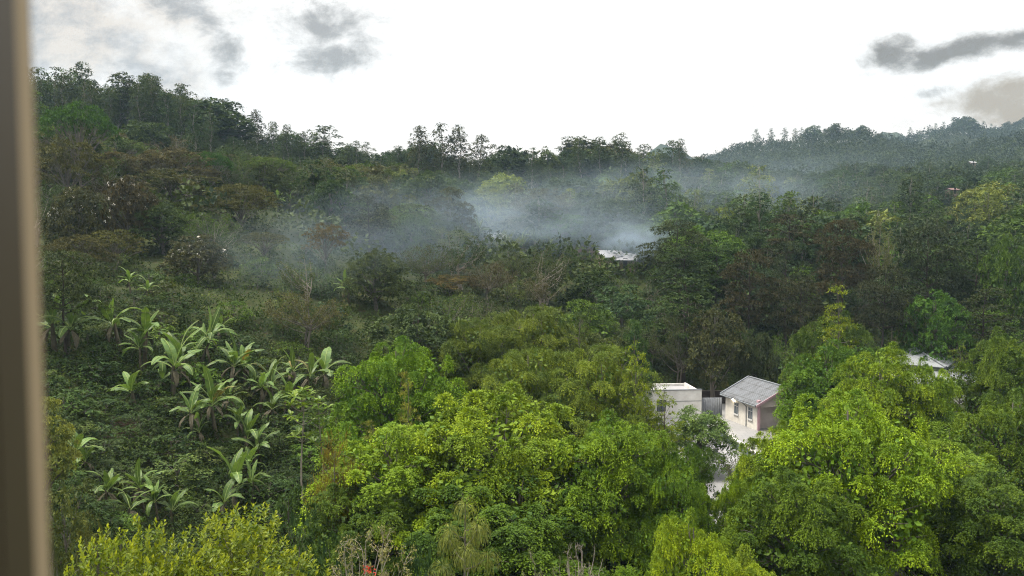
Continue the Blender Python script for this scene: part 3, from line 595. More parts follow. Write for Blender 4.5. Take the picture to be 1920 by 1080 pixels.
# ------------------------------------------------------------------ buildings
M['plaster'] = solid('cream_plaster', (.68, .65, .59), (.55, .52, .47), 1.2, .85, .2, .1)
M['white_plaster'] = solid('white_plaster', (.74, .73, .7), (.58, .56, .53), .9, .85, .2, .1)
M['pink'] = solid('pink_paint', (.52, .34, .38), (.44, .28, .32), 2)
M['salmon'] = solid('faded_pink_plaster', (.68, .6, .57), (.58, .5, .48), 2)
M['dark'] = solid('dark_interior', (.03, .03, .033), (.02, .02, .022), 2)
M['frame'] = solid('window_paint', (.5, .5, .5), (.42, .42, .42), 4, .5)
M['metal'] = solid('grey_flashing', (.2, .22, .24), (.14, .15, .16), 3, .5, .4)
M['tin'] = solid('pale_tin', (.42, .41, .43), (.33, .33, .35), .8, .55, .4, .05, (1, .12, 1))
M['rust'] = solid('rusty_tin', (.17, .095, .085), (.13, .075, .07), .8, .7, .3)
M['mud'] = solid('mud_wall', (.26, .2, .15), (.2, .15, .11), 2)
def mat_glass():
    m = bpy.data.materials.new('window_glass'); t = nt(m); p = node(t, 'ShaderNodeBsdfPrincipled'); tc = node(t, 'ShaderNodeTexCoord'); nz = noise(t, tc.outputs['Object'], 1.5, 2)
    t.links.new(mixc(t, nz, (.03, .045, .06), (.07, .09, .11)), p.inputs['Base Color']); p.inputs['Roughness'].default_value = .08; p.inputs['Specular IOR Level'].default_value = .6
    o = node(t, 'ShaderNodeOutputMaterial'); t.links.new(p.outputs[0], o.inputs[0]); return m
M['glass'] = mat_glass()
def mat_sheet(name, base, dirt, seam=1.15, along=0, amount=.85):
    """weathered corrugated sheets: ribs down the slope, overlap seams, blotches of dirt"""
    m = bpy.data.materials.new(name); t = nt(m); tc = node(t, 'ShaderNodeTexCoord'); sx = node(t, 'ShaderNodeSeparateXYZ'); t.links.new(tc.outputs['Object'], sx.inputs[0])
    a, b = sx.outputs[along], sx.outputs[1 - along]
    ribs = mathn(t, 'SINE', mathn(t, 'MULTIPLY', a, 2 * PI / .25))
    sm = mathn(t, 'LESS_THAN', mathn(t, 'FRACT', mathn(t, 'MULTIPLY', b, 1 / seam)), .1)
    mp = node(t, 'ShaderNodeMapping'); mp.inputs['Scale'].default_value = (2.2, .5, 1) if along == 0 else (.5, 2.2, 1); t.links.new(tc.outputs['Object'], mp.inputs[0])
    n1 = ramp(t, noise(t, mp.outputs[0], 1.3, 6, .7), .42, .7); n2 = ramp(t, noise(t, mp.outputs[0], 5, 4, .7), .5, .8)
    d = mathn(t, 'ADD', mathn(t, 'MULTIPLY', n1, amount), mathn(t, 'ADD', mathn(t, 'MULTIPLY', n2, amount * .6), mathn(t, 'MULTIPLY', sm, .35)), True)
    c = mixc(t, d, base, dirt)
    p = node(t, 'ShaderNodeBsdfPrincipled'); t.links.new(c, p.inputs['Base Color']); p.inputs['Roughness'].default_value = .6; p.inputs['Specular IOR Level'].default_value = .35
    bp = node(t, 'ShaderNodeBump'); bp.inputs['Strength'].default_value = .6; bp.inputs['Distance'].default_value = .03; t.links.new(ribs, bp.inputs['Height']); t.links.new(bp.outputs[0], p.inputs['Normal'])
    o = node(t, 'ShaderNodeOutputMaterial'); t.links.new(p.outputs[0], o.inputs[0]); return m
M['roof'] = mat_sheet('weathered_roof_sheet', (.15, .163, .185), (.05, .047, .046), 1.1, 0)
M['roof2'] = mat_sheet('pale_roof_sheet', (.24, .255, .27), (.16, .17, .18), 1.4, 0, .25)
M['fence'] = mat_sheet('grey_fence_sheet', (.15, .165, .19), (.085, .09, .1), 2.3, 0, .6)
def mat_lamp():
    m = bpy.data.materials.new('lamp_glow'); t = nt(m); e = node(t, 'ShaderNodeEmission'); e.inputs[0].default_value = (1, .86, .6, 1); e.inputs[1].default_value = 40
    o = node(t, 'ShaderNodeOutputMaterial'); t.links.new(e.outputs[0], o.inputs[0]); return m
M['lamp'] = mat_lamp()

# cottage: local x along the long wall (from the back corner towards us), y across, z up
B0 = at_z(1360, 785, 0.); F0 = at_z(1419, 808, 0.); d = F0 - B0; Lw = float(np.hypot(d[0], d[1])); rz = math.atan2(d[1], d[0])
ux, uy = np.array([math.cos(rz), math.sin(rz), 0]), np.array([-math.sin(rz), math.cos(rz), 0])
hw = at_y(1360, 737, B0[1])[2]; wd = 6.4; rise = 1.55
print('cottage', B0, F0, 'len', Lw, 'wall', hw, 'uy', uy)
house = link('cottage', None); house.location = (B0[0], B0[1], 0); house.rotation_euler = (0, 0, rz)
tag(house, 'cream cottage with a weathered grey sheet roof and lit lamps at its corner', 'house')
wb = MB()
th = .2
box(wb, (0, 0, -.3), (Lw, th, hw)); box(wb, (0, wd - th, -.3), (Lw, wd, hw)); box(wb, (0, th, -.3), (th, wd - th, hw))
hexa(wb, [(0, 0, hw), (th, 0, hw), (th, wd, hw), (0, wd, hw)], [(0, wd / 2 - .01, hw + rise - .06), (th, wd / 2 - .01, hw + rise - .06), (th, wd / 2 + .01, hw + rise - .06), (0, wd / 2 + .01, hw + rise - .06)])
wall = wb.obj('wall', M['plaster'], house)
gb = MB(); box(gb, (Lw - .9, th, -.3), (Lw - .7, wd - th, hw)); hexa(gb, [(Lw - .2, 0, hw - .45), (Lw, 0, hw - .45), (Lw, wd, hw - .45), (Lw - .2, wd, hw - .45)], [(Lw - .2, wd / 2 - .01, hw + rise - .06), (Lw, wd / 2 - .01, hw + rise - .06), (Lw, wd / 2 + .01, hw + rise - .06), (Lw - .2, wd / 2 + .01, hw + rise - .06)]); g = gb.obj('gable', M['salmon'], house)
vb = MB(); tube(vb, [(Lw + .01, wd * .42, hw + .5), (Lw + .05, wd * .42, hw + .5)], [.12, .12], 10); vb.add([(Lw + .05, wd * .42 + .12 * math.cos(k), hw + .5 + .12 * math.sin(k)) for k in np.arange(8) * PI / 4], [tuple(range(8))]); vb.obj('vent', M['dark'], g)
cb_ = MB(); box(cb_, (Lw - .12, .05, -.3), (Lw + .14, .31, hw - .1)); box(cb_, (Lw - .16, .01, hw - .1), (Lw + .18, .35, hw + .35)); cb_.obj('column', M['pink'], house)
ov, sl = .4, rise / (wd / 2)
rb = MB()
for s in (0, 1):
    y0, y1 = (-ov, wd / 2) if s == 0 else (wd / 2, wd + ov); zf = lambda y: hw + rise - abs(y - wd / 2) * sl + .03; n = 2
    b4 = [(-ov, y0, zf(y0)), (Lw + ov, y0, zf(y0)), (Lw + ov, y1, zf(y1)), (-ov, y1, zf(y1))]; hexa(rb, b4, [(x, y, z + .07) for x, y, z in b4])
roof = rb.obj('roof', M['roof'], house)
fb = MB(); zf = lambda y: hw + rise - abs(y - wd / 2) * sl
for y0, y1 in ((-ov - .02, wd / 2), (wd / 2, wd + ov + .02)):
    for x0, x1 in ((-ov - .12, -ov + .06),): hexa(fb, [(x0, y0, zf(y0) - .1), (x1, y0, zf(y0) - .1), (x1, y1, zf(y1) - .1), (x0, y1, zf(y1) - .1)], [(x0, y0, zf(y0) + .2), (x1, y0, zf(y0) + .2), (x1, y1, zf(y1) + .2), (x0, y1, zf(y1) + .2)])
box(fb, (-ov, wd / 2 - .13, hw + rise + .06), (Lw + ov, wd / 2 + .13, hw + rise + .17)); fb.obj('flashing', M['metal'], roof)
pb = MB()
for y0, y1 in ((-ov, wd / 2), (wd / 2, wd + ov)):
    x0, x1 = Lw + ov + .002, Lw + ov + .06; hexa(pb, [(x0, y0, zf(y0) - .16), (x1, y0, zf(y0) - .16), (x1, y1, zf(y1) - .16), (x0, y1, zf(y1) - .16)], [(x0, y0, zf(y0) + .1), (x1, y0, zf(y0) + .1), (x1, y1, zf(y1) + .1), (x0, y1, zf(y1) + .1)])
pb.obj('verge_board', M['pink'], roof)
gt = MB(); tube(gt, [(-ov, -ov - .07, hw - sl * ov - .02), (Lw + ov, -ov - .07, hw - sl * ov - .02)], [.07, .07], 8); tube(gt, [(Lw * .62, -.45, hw - .25), (Lw * .66, -.2, hw - .5), (Lw * .68, -.06, hw - .7), (Lw * .68, -.06, 0)], [.045] * 4, 8); gt.obj('gutter', M['metal'], house)
for xc in (Lw * .36, Lw * .80):
    w2, z0, z1 = .42, .95, 2.3; fr = MB()
    for lo_, hi_ in (((xc - w2, -.05, z0), (xc - w2 + .07, .02, z1)), ((xc + w2 - .07, -.05, z0), (xc + w2, .02, z1)), ((xc - w2 + .07, -.05, z0), (xc + w2 - .07, .02, z0 + .07)), ((xc - w2 + .07, -.05, z1 - .07), (xc + w2 - .07, .02, z1)), ((xc - .03, -.045, z0 + .07), (xc + .03, .015, z1 - .07)), ((xc - w2 + .07, -.04, z1 - .45), (xc - .03, .01, z1 - .4)), ((xc + .03, -.04, z1 - .45), (xc + w2 - .07, .01, z1 - .4))): box(fr, lo_, hi_)
    wo = fr.obj('window', M['frame'], house); gl = MB(); box(gl, (xc - w2 + .06, -.015, z0 + .06), (xc + w2 - .06, -.003, z1 - .06)); gl.obj('pane', M['glass'], wo)
    sb = MB(); box(sb, (xc - w2 - .06, -.12, z0 - .08), (xc + w2 + .06, -.052, z0 - .003)); sb.obj('sill', M['frame'], wo)
for px, py, off in ((1354, 743, -.35), (1371, 743, None)):
    lb = MB(); xl = -.18 if off else Lw * .28; yl = .25 if off else -.16; zl = hw - .35; n = 8
    for k in range(6):
        a0, a1 = k * PI / 6, (k + 1) * PI / 6; V = [(xl + .11 * math.sin(a) * math.cos(q), yl + .11 * math.sin(a) * math.sin(q), zl + .11 * math.cos(a)) for a in (a0, a1) for q in np.arange(n) * 2 * PI / n]; lb.add(V, [(i, (i + 1) % n, n + (i + 1) % n, n + i) for i in range(n)], .5, 0, True)
    w_ = link('wall_lamp', None); w_.location = house.location; w_.rotation_euler = house.rotation_euler
    tag(w_, 'lit lamp on the back end of the cottage wall' if off else 'lit lamp on the long cottage wall beside the upper window', 'lamp'); bl = lb.obj('bulb', M['lamp'], w_)
    ab = MB(); (box(ab, (-.09, .2, zl + .1), (-.003, .3, zl + .16)) if off else box(ab, (xl - .05, -.12, zl + .1), (xl + .05, -.003, zl + .16))); ab.obj('bracket', M['metal'], w_)

# white parapet building
a0 = at_z(1180, 786, 0.); a1 = at_z(1315, 783, 0.); dd = a1 - a0; L2 = float(np.hypot(dd[0], dd[1])); r2 = math.atan2(dd[1], dd[0]); h2 = at_y(1315, 731, a1[1])[2]
pv = link('parapet_building', None); pv.location = (a0[0], a0[1], 0); pv.rotation_euler = (0, 0, r2); tag(pv, 'low white flat-topped building with dark windows beside the corrugated fence', 'building')
wb = MB(); t2 = .22; box(wb, (0, 0, -.3), (L2, t2, h2)); box(wb, (0, 6 - t2, -.3), (L2, 6, h2 - .3)); box(wb, (0, t2, -.3), (t2, 6 - t2, h2 - .2)); box(wb, (L2 - t2, t2, -.3), (L2, 6 - t2, h2 - .2)); wb.obj('wall', M['white_plaster'], pv)
wb = MB(); box(wb, (-.05, -.06, h2 + .003), (L2 + .05, t2 + .06, h2 + .07)); box(wb, (.01, -.035, h2 * .60), (L2 - .01, -.003, h2 * .60 + .05)); wb.obj('coping', M['metal'], pv)
wb = MB(); box(wb, (t2 + .01, t2 + .01, h2 - .75), (L2 - t2 - .01, 6 - t2 - .01, h2 - .6)); wb.obj('roof', M['tin'], pv)
for fx in (.2, .44):
    xc = L2 * fx; fr = MB()
    for lo_, hi_ in (((xc - .5, -.05, .8), (xc - .43, .01, 2.1)), ((xc + .43, -.05, .8), (xc + .5, .01, 2.1)), ((xc - .43, -.05, .8), (xc + .43, .01, .87)), ((xc - .43, -.05, 2.03), (xc + .43, .01, 2.1)), ((xc - .03, -.045, .87), (xc + .03, .005, 2.03))): box(fr, lo_, hi_)
    wo = fr.obj('window', M['dark'], pv); gl = MB(); box(gl, (xc - .44, -.02, .86), (xc + .44, -.004, 2.04)); gl.obj('pane', M['glass'], wo)

# corrugated fence between the two
f0 = at_z(1311, 789, 0.) + np.array([0, 2.2, 0]); f1 = at_z(1364, 786, 0.) + np.array([-.2, 1.6, 0]); dd = f1 - f0; L3 = float(np.hypot(dd[0], dd[1])); hf = 2.15
fe = link('corrugated_fence', None); fe.location = (f0[0], f0[1], 0); fe.rotation_euler = (0, 0, math.atan2(dd[1], dd[0])); tag(fe, 'blue-grey corrugated sheet fence between the white building and the cottage', 'fence')
fb = MB(); n = int(L3 / .07); xs = np.linspace(0, L3, n); V = []
for x in xs: V += [(x, .02 * math.sin(x * 2 * PI / .28), 0), (x, .02 * math.sin(x * 2 * PI / .28), hf), (x, .02 * math.sin(x * 2 * PI / .28) + .012, 0), (x, .02 * math.sin(x * 2 * PI / .28) + .012, hf)]
Fq = []
for i in range(n - 1): k = 4 * i; Fq += [(k, k + 4, k + 5, k + 1), (k + 2, k + 3, k + 7, k + 6), (k + 1, k + 5, k + 7, k + 3)]
fb.add(V, Fq, .5, 0, True); fb.obj('panel', M['fence'], fe)
for x in np.linspace(.1, L3 - .1, 3): pb = MB(); box(pb, (x - .05, .045, -.2), (x + .05, .14, hf - .1)); pb.obj('post', M['metal'], fe)
w0 = at_z(1205, 745, 0.); bw = link('back_wall', None); bw.location = (w0[0] + 5, 97.5, 0); tag(bw, 'brown boundary wall in shade behind the cottage', 'wall'); wb = MB(); box(wb, (0, 0, -.5), (30, .2, 1.5)); wb.obj('wall', solid('brown_block', (.06, .042, .036), (.04, .03, .026), 2), bw); wb = MB(); box(wb, (-.03, -.04, 1.503), (30.03, .24, 1.57)); wb.obj('coping', M['grey_bark'], bw)

# pavilion with a two-tier pyramid roof
ap = at_y(1716, 654, 106.); pav = link('pavilion', None); pav.location = (ap[0], 106, 0); pav.rotation_euler = (0, 0, math.radians(8)); tag(pav, 'pavilion with a pale two-tier metal roof, half hidden by bright fig trees', 'building')
def pyr(mb, z0, z1, R0, R1, t=.08):
    A = [(R0 * c, R0 * s, z0) for c, s in ((1, 0), (0, 1), (-1, 0), (0, -1))]; B = [(R1 * c, R1 * s, z1) for c, s in ((1, 0), (0, 1), (-1, 0), (0, -1))]
    A2 = [(x, y, z - t) for x, y, z in A]; B2 = [(x, y, z - t) for x, y, z in B]
    mb.add(A + B + A2 + B2, [f for i in range(4) for f in ((i, (i + 1) % 4, 4 + (i + 1) % 4, 4 + i), (8 + i, 12 + i, 12 + (i + 1) % 4, 8 + (i + 1) % 4), (i, 8 + i, 8 + (i + 1) % 4, (i + 1) % 4))])
zt = ap[2]; rb = MB(); pyr(rb, zt - 1.55, zt, 6.2, .05); pyr(rb, zt - 3.4, zt - 2.15, 10.5, 5.9); ro = rb.obj('roof', M['roof2'], pav)
rb = MB(); pyr(rb, zt - 2.2, zt - 1.64, 5.9, 5.9, .02); rb.obj('fascia', solid('grey_green_paint', (.26, .29, .24), (.2, .23, .19), 2), ro)
rb = MB()
for c, s in ((1, 0), (0, 1), (-1, 0), (0, -1)): tube(rb, [(6.2 * c, 6.2 * s, zt - 1.5), (0, 0, zt + .05)], [.16, .16], 6); tube(rb, [(10.5 * c, 10.5 * s, zt - 3.35), (5.95 * c, 5.95 * s, zt - 2.1)], [.12, .12], 6)
rb.obj('flashing', M['metal'], ro)
wb = MB(); q = 9.4 / 2 ** .5 * .98
for i in range(4):
    a = [(9.2, 0), (0, 9.2), (-9.2, 0), (0, -9.2)][i]; b_ = [(9.2, 0), (0, 9.2), (-9.2, 0), (0, -9.2)][(i + 1) % 4]; k = .975
    hexa(wb, [(a[0], a[1], -.4), (b_[0], b_[1], -.4), (b_[0] * k, b_[1] * k, -.4), (a[0] * k, a[1] * k, -.4)], [(a[0], a[1], zt - 3.2), (b_[0], b_[1], zt - 3.2), (b_[0] * k, b_[1] * k, zt - 3.2), (a[0] * k, a[1] * k, zt - 3.2)])
wb.obj('wall', M['white_plaster'], pav)

# hamlet roofs in the smoke and one on the far slope
def hut(px, Y, top, L, W, rot, roofm, wallm, label, hwall=1.7, rise=1.1):
    p = at_y(px, top, Y); zb = p[2] - hwall - rise; h = link('farm_hut', None); h.location = (p[0], Y, zb); h.rotation_euler = (0, 0, rot); tag(h, label, 'hut')
    b = MB(); box(b, (-L / 2, -W / 2, -2.5), (L / 2, W / 2, hwall)); 
    for x in (-L / 2, L / 2 - .15): hexa(b, [(x, -W / 2, hwall), (x + .15, -W / 2, hwall), (x + .15, W / 2, hwall), (x, W / 2, hwall)], [(x, -.01, hwall + rise), (x + .15, -.01, hwall + rise), (x + .15, .01, hwall + rise), (x, .01, hwall + rise)])
    b.obj('wall', M[wallm], h); b = MB(); o = .4
    for y0, z0, y1, z1 in ((-W / 2 - o, hwall - rise * o / (W / 2), 0, hwall + rise), (0, hwall + rise, W / 2 + o, hwall - rise * o / (W / 2))):
        q = [(-L / 2 - o, y0, z0 + .02), (L / 2 + o, y0, z0 + .02), (L / 2 + o, y1, z1 + .02), (-L / 2 - o, y1, z1 + .02)]; hexa(b, q, [(x, y, z + .06) for x, y, z in q])
    b.obj('roof', M[roofm], h); b = MB(); box(b, (-.4, -W / 2 - .04, -.3), (.4, -W / 2 - .004, 1.9)); b.obj('door', M['dark'], h); PLACED.append((p[0], Y, L * .55)); return h
hut(1142, 152, 470, 4.2, 4.4, .35, 'tin', 'mud', 'pale tin-roofed hut in the smoke, the left one of the pair')
hut(1176, 151, 475, 3.6, 4.2, -.3, 'tin', 'mud', 'pale tin-roofed hut in the smoke, the right one of the pair')
hut(1100, 158, 461, 4.5, 4, .1, 'rust', 'mud', 'hut with a rusty red roof left of the pale tin pair')
hut(932, 176, 437, 4, 4, .4, 'tin', 'mud', 'grey hut roof half lost in the smoke beside the pale young tree')
hut(1785, 285, 353, 3, 3, .2, 'rust', 'mud', 'tiny rusty hut on the bluish far slope', 1.1, .6)
hut(1822, 430, 303, 2.6, 3, .1, 'tin', 'mud', 'tiny white hut roof high on the bluish far slope', 1., .6)

for px, Y, top, c_, lb in ((1128, 147, 480, GM, 'bush hiding the front wall of the left pale tin hut'), (1152, 146, 483, GD, 'bush between the fronts of the two pale tin huts'), (1186, 146, 487, GM, 'bush hiding the front of the right pale tin hut'), (1098, 153, 469, GD, 'bush in front of the rusty red-roofed hut'), (930, 171, 446, GR, 'bush under the grey hut roof in the smoke'), (1783, 281, 358, BL, 'bush in front of the tiny rusty hut'), (1822, 425, 306, BL, 'bush below the tiny white hut roof')):
    plant('shrub%d' % random.randrange(3), px, Y, top, F / Y * 4.2, c_, 'leafy_shrub', 'shrub', lb, None)
# shed corner with a white pipe at the lower edge
sp = at_z(1128, 1040, 0.); sh = link('garden_shed', None); sh.location = (sp[0], sp[1] + 1, 0); sh.rotation_euler = (0, 0, .3); tag(sh, 'small grey shed under the fig skirts with a white pipe', 'shed')
b = MB(); box(b, (-1, 0, -.2), (1, 1.6, 1.9)); b.obj('wall', M['fence'], sh); b = MB(); hexa(b, [(-1.2, -.25, 1.85), (1.2, -.25, 1.85), (1.2, 1.8, 2.2), (-1.2, 1.8, 2.2)], [(-1.2, -.25, 1.92), (1.2, -.25, 1.92), (1.2, 1.8, 2.27), (-1.2, 1.8, 2.27)]); b.obj('roof', M['roof2'], sh)
b = MB(); tube(b, [(.12, -.75, .5), (.4, -.3, 2.05)], [.1, .1], 10); b.obj('pipe', M['white_plaster'], sh)

# yard
def mat_paving():
    m = bpy.data.materials.new('yard_paving'); t = nt(m); tc = node(t, 'ShaderNodeTexCoord'); br = t.nodes.new('ShaderNodeTexBrick'); br.inputs['Scale'].default_value = 1.; br.inputs['Brick Width'].default_value = 1.; br.inputs['Row Height'].default_value = 1.; br.inputs['Mortar Size'].default_value = .02
    t.links.new(tc.outputs['Object'], br.inputs['Vector']); br.inputs['Color1'].default_value = (.3, .295, .3, 1); br.inputs['Color2'].default_value = (.26, .26, .265, 1); br.inputs['Mortar'].default_value = (.17, .17, .17, 1)
    nz = ramp(t, noise(t, tc.outputs['Object'], .35, 6), .45, .7); c = mixc(t, mathn(t, 'MULTIPLY', nz, .5), br.outputs[0], (.18, .18, .18))
    p = node(t, 'ShaderNodeBsdfPrincipled'); t.links.new(c, p.inputs['Base Color']); p.inputs['Roughness'].default_value = .45
    o = node(t, 'ShaderNodeOutputMaterial'); t.links.new(p.outputs[0], o.inputs[0]); return m
yb = MB(); yb.add([(11, 38, .05), (22, 38, .05), (33, 97, .05), (17, 97, .05)], [(0, 1, 2, 3)]); tag(yb.obj('yard_paving', mat_paving()), kind='structure')
k0 = at_z(1352, 822, 0.05); k1 = at_z(1402, 856, 0.05); dd = k1 - k0; kl = link('low_wall', None); kl.location = (k0[0], k0[1], .05); kl.rotation_euler = (0, 0, math.atan2(dd[1], dd[0])); tag(kl, 'low teal garden wall with white coping crossing the yard', 'wall'); L4 = float(np.hypot(dd[0], dd[1])) + 3
b = MB(); box(b, (0, -.12, 0), (L4, .12, .8)); b.obj('wall', solid('teal_paint', (.15, .19, .19), (.11, .14, .15), 2), kl); b = MB(); box(b, (-.04, -.18, .803), (L4 + .04, .18, .9)); b.obj('coping', M['white_plaster'], kl)

# the window frame beside the camera
M['bronze'] = solid('bronze_aluminium', (.06, .046, .026), (.042, .033, .02), 1.2, .45, .5, stretch=(1, 1, .1)); M['tan'] = solid('tan_sealant', (.36, .28, .175), (.3, .235, .15), 1.5, .6, .3, stretch=(1, 1, .1))
wf = link('window_frame', None); wf.location = (-.3052, .44, CZ); tag(wf, 'dark bronze window frame upright at the left edge, out of focus', 'window frame')
b = MB(); box(b, (-.10, -.03, -1.2), (.0156, .035, 1.3)); box(b, (.0159, .004, -1.2), (.0168, .012, 1.3)); b.obj('jamb', M['bronze'], wf)
b = MB(); box(b, (-.10, .0352, -1.2), (.0008, .075, 1.3)); b.obj('reveal', M['tan'], wf)

# ------------------------------------------------------------------ terrain sheet, far mountain
def mat_ground():
    m = bpy.data.materials.new('forest_floor'); t = nt(m); tc = node(t, 'ShaderNodeTexCoord'); v = tc.outputs['Object']
    n1 = ramp(t, noise(t, v, .09, 6), .4, .62); n2 = noise(t, v, .9, 6, .7); c = mixc(t, n1, (.022, .03, .012), (.045, .055, .018)); c = mixc(t, ramp(t, n2, .55, .75), c, (.07, .045, .028))
    e = at_y(228, 790, 57.); mp = node(t, 'ShaderNodeMapping'); mp.vector_type = 'POINT'; mp.inputs['Location'].default_value = (-e[0] / 1.1, -e[1] / 1.8, 0); mp.inputs['Scale'].default_value = (1 / 1.1, 1 / 1.8, 0); t.links.new(v, mp.inputs[0])
    ln = node(t, 'ShaderNodeVectorMath', operation='LENGTH'); t.links.new(mp.outputs[0], ln.inputs[0]); f = mathn(t, 'SUBTRACT', mathn(t, 'ADD', ln.outputs['Value'], n2), 1.5)
    c = mixc(t, ramp(t, f, .12, -.12), c, (.062, .042, .028))
    p = node(t, 'ShaderNodeBsdfPrincipled'); t.links.new(c, p.inputs['Base Color']); p.inputs['Roughness'].default_value = .95; p.inputs['Specular IOR Level'].default_value = .1
    b = node(t, 'ShaderNodeBump'); b.inputs['Strength'].default_value = .6; t.links.new(n2, b.inputs['Height']); t.links.new(b.outputs[0], p.inputs['Normal'])
    o = node(t, 'ShaderNodeOutputMaterial'); t.links.new(p.outputs[0], o.inputs[0]); return m
M['ground'] = mat_ground()
ys = np.concatenate([np.linspace(-38, 20, 10), np.geomspace(22, 1600, 190)]); ss = np.linspace(-1.15, 1.15, 240)
Yg, Sg = np.meshgrid(ys, ss, indexing='ij'); Xg = Sg * (60 + .56 * np.maximum(Yg, 0)); Zg = ground(Xg, Yg)
inyard = (Yg < 99) & (Xg > 8); Zg = np.where(inyard, np.minimum(Zg, 0), Zg)
nY, nS = Yg.shape; idx = np.arange(nY * nS).reshape(nY, nS)
b = MB(); b.add(np.stack([Xg, Yg, Zg], -1).reshape(-1, 3), np.stack([idx[:-1, :-1], idx[:-1, 1:], idx[1:, 1:], idx[1:, :-1]], -1).reshape(-1, 4), .5, 0, True)
tag(b.obj('terrain', M['ground']), kind='structure')
b = MB(); n = 90; xs = np.linspace(-150, 1000, n); V = []
def peak(x):
    px = 960 + F * x / 1640; return 60 + 178 * math.exp(-((px - 1665) / 95) ** 2) + 118 * math.exp(-((px - 1215) / 70) ** 2) + 96 * math.exp(-((px - 1290) / 60) ** 2) + 205 * math.exp(-((px - 1980) / 160) ** 2) + 4 * math.sin(x * .07) + 3 * math.sin(x * .17)
for x in xs: V += [(x, 1560, 20), (x, 1600, peak(x) * .6), (x, 1640, peak(x)), (x, 1690, 10)]
Fq = [(4 * i + k, 4 * i + 4 + k, 4 * i + 5 + k, 4 * i + 1 + k) for i in range(n - 1) for k in range(3)]
b.add(V, Fq, .5, 0, True); tag(b.obj('mountain', M['ground']), kind='structure')

# ------------------------------------------------------------------ undergrowth (uncountable)
def blocked(P, h=0., pad=2.5):
    """terrain (plus low cover) hides the point P[...]+h from the window"""
    x, y, z = P[:, 0], P[:, 1], P[:, 2] + h; k = np.linspace(.12, .93, 48)[None]
    g = ground(x[:, None] * k, y[:, None] * k) + pad; line = CZ + (z[:, None] - CZ) * k
    return (g > line).any(1)
def bushes(name, n, col, cond, seed):
    px = rng.uniform(20, 1950, n); py = rng.uniform(250, 1075, n); P, ok = hit(px, py, 24., 420.); keep = ok & cond(px, py, P) & ~((P[:, 1] < 98) & (P[:, 0] > 9)); P = P[keep]; b = MB(); m = len(P)
    d = P[:, 1]; r = np.clip(.6 + d * .007, .7, 2.2) * rng.uniform(.6, 1.4, m); k = 34; u = unit(m * k).reshape(m, k, 3); u[..., 2] = np.abs(u[..., 2])
    q = P[:, None] + u * r[:, None, None] * rng.uniform(.6, 1.05, (m, k, 1)) * np.array([1, 1, .9]); L = np.clip(.12 + d * .0021, .15, .7); A = u * .6 + rng.normal(0, .6, (m, k, 3)) + np.array([0, 0, -.15])
    leaves(b, q.reshape(-1, 3), A.reshape(-1, 3), (u + rng.normal(0, .4, (m, k, 3)) + np.array([0, 0, .6])).reshape(-1, 3), np.repeat(L, k) * rng.uniform(.7, 1.4, m * k), np.repeat(L * .5, k), np.clip(np.repeat(rng.uniform(0, .5, m), k) + rng.uniform(0, .3, m * k), 0, 1))
    o = b.obj(name, M['leaf']); o.color = (*[q * .95 for q in col], 1); tag(o, None, None, None, 'stuff'); return o
earth = at_y(228, 790, 57.)
clear = lambda P: np.hypot((P[:, 0] - earth[0]) / 1.3, (P[:, 1] - earth[1]) / 2.) > 1
bushes('undergrowth', 5200, (.028, .05, .016), lambda px, py, P: (P[:, 1] < 130) & clear(P), 1)
bushes('undergrowth', 900, (.075, .105, .03), lambda px, py, P: clear(P) & (P[:, 1] < 110) & (px < 640), 4)
bushes('undergrowth', 1600, (.04, .065, .024), lambda px, py, P: (P[:, 1] > 76) & (P[:, 1] < 160) & (px > 500), 5)
bushes('undergrowth', 2600, (.045, .075, .024), lambda px, py, P: clear(P) & (P[:, 1] > 40), 2)
bushes('undergrowth', 3600, (.032, .055, .024), lambda px, py, P: P[:, 1] > 110, 3)

# ------------------------------------------------------------------ the forest between the landmarks
KEEP = []     # (px0, px1, py0, py1, Y): things that must stay in sight
for r in [o for o in COL.objects if o.type == 'EMPTY' and o.get('label')]:
    x, y, z = r.location
    if r.name.startswith(('cottage', 'parapet', 'pavilion', 'corrug', 'low_wall', 'wall_lamp', 'window_frame', 'garden', 'back')): continue
    ch = [c for c in COL.objects if c.parent == r]; key = next((c.data.name for c in ch if c.data), None)
    hgt = max((max(v[2] for v in c.bound_box) * r.scale[2] for c in ch), default=2); wdt = max((max(v[0] for v in c.bound_box) - min(v[0] for v in c.bound_box) for c in ch), default=2) * r.scale[0]
    px, py1 = proj(np.array([x, y, z])); _, py0 = proj(np.array([x, y, z + hgt])); hw_ = .5 * F * wdt / max(y, 5)
    f_ = .55 if not r.name.startswith('farm') else .75
    KEEP.append((px - hw_ * .8, px + hw_ * .8, py0, py0 + (py1 - py0) * f_, y))
KEEP += [(1345, 1460, 700, 812, 83), (1210, 1365, 728, 800, 85), (1685, 1800, 650, 705, 100)]
KEEP = np.array(KEEP)
KINDS = {
 'e': ('eucalyptus_tree', 'eucalyptus tree', ['euc%d' % i for i in range(6)], (15, 23)),
 'y': ('young_eucalyptus', 'young eucalyptus', ['youngeuc%d' % i for i in range(4)], (9, 15)),
 'b': ('broadleaf_tree', 'tree', ['broad%d' % i for i in range(4)], (7, 14)),
 'f': ('broadleaf_tree', 'tree', ['farbroad%d' % i for i in range(4)], (8, 16)),
 'u': ('shade_tree', 'shade tree', ['umbrella%d' % i for i in range(3)], (6.5, 10)),
 't': ('twiggy_tree', 'tree', ['twig%d' % i for i in range(4)], (6, 9.5)),
 'd': ('dark_tree', 'tree', ['dark%d' % i for i in range(3)], (11, 16)),
 's': ('leafy_shrub', 'shrub', ['shrub%d' % i for i in range(3)], (1.2, 3.4)),
 'n': ('banana_plant', 'banana plant', None, (4, 6))}
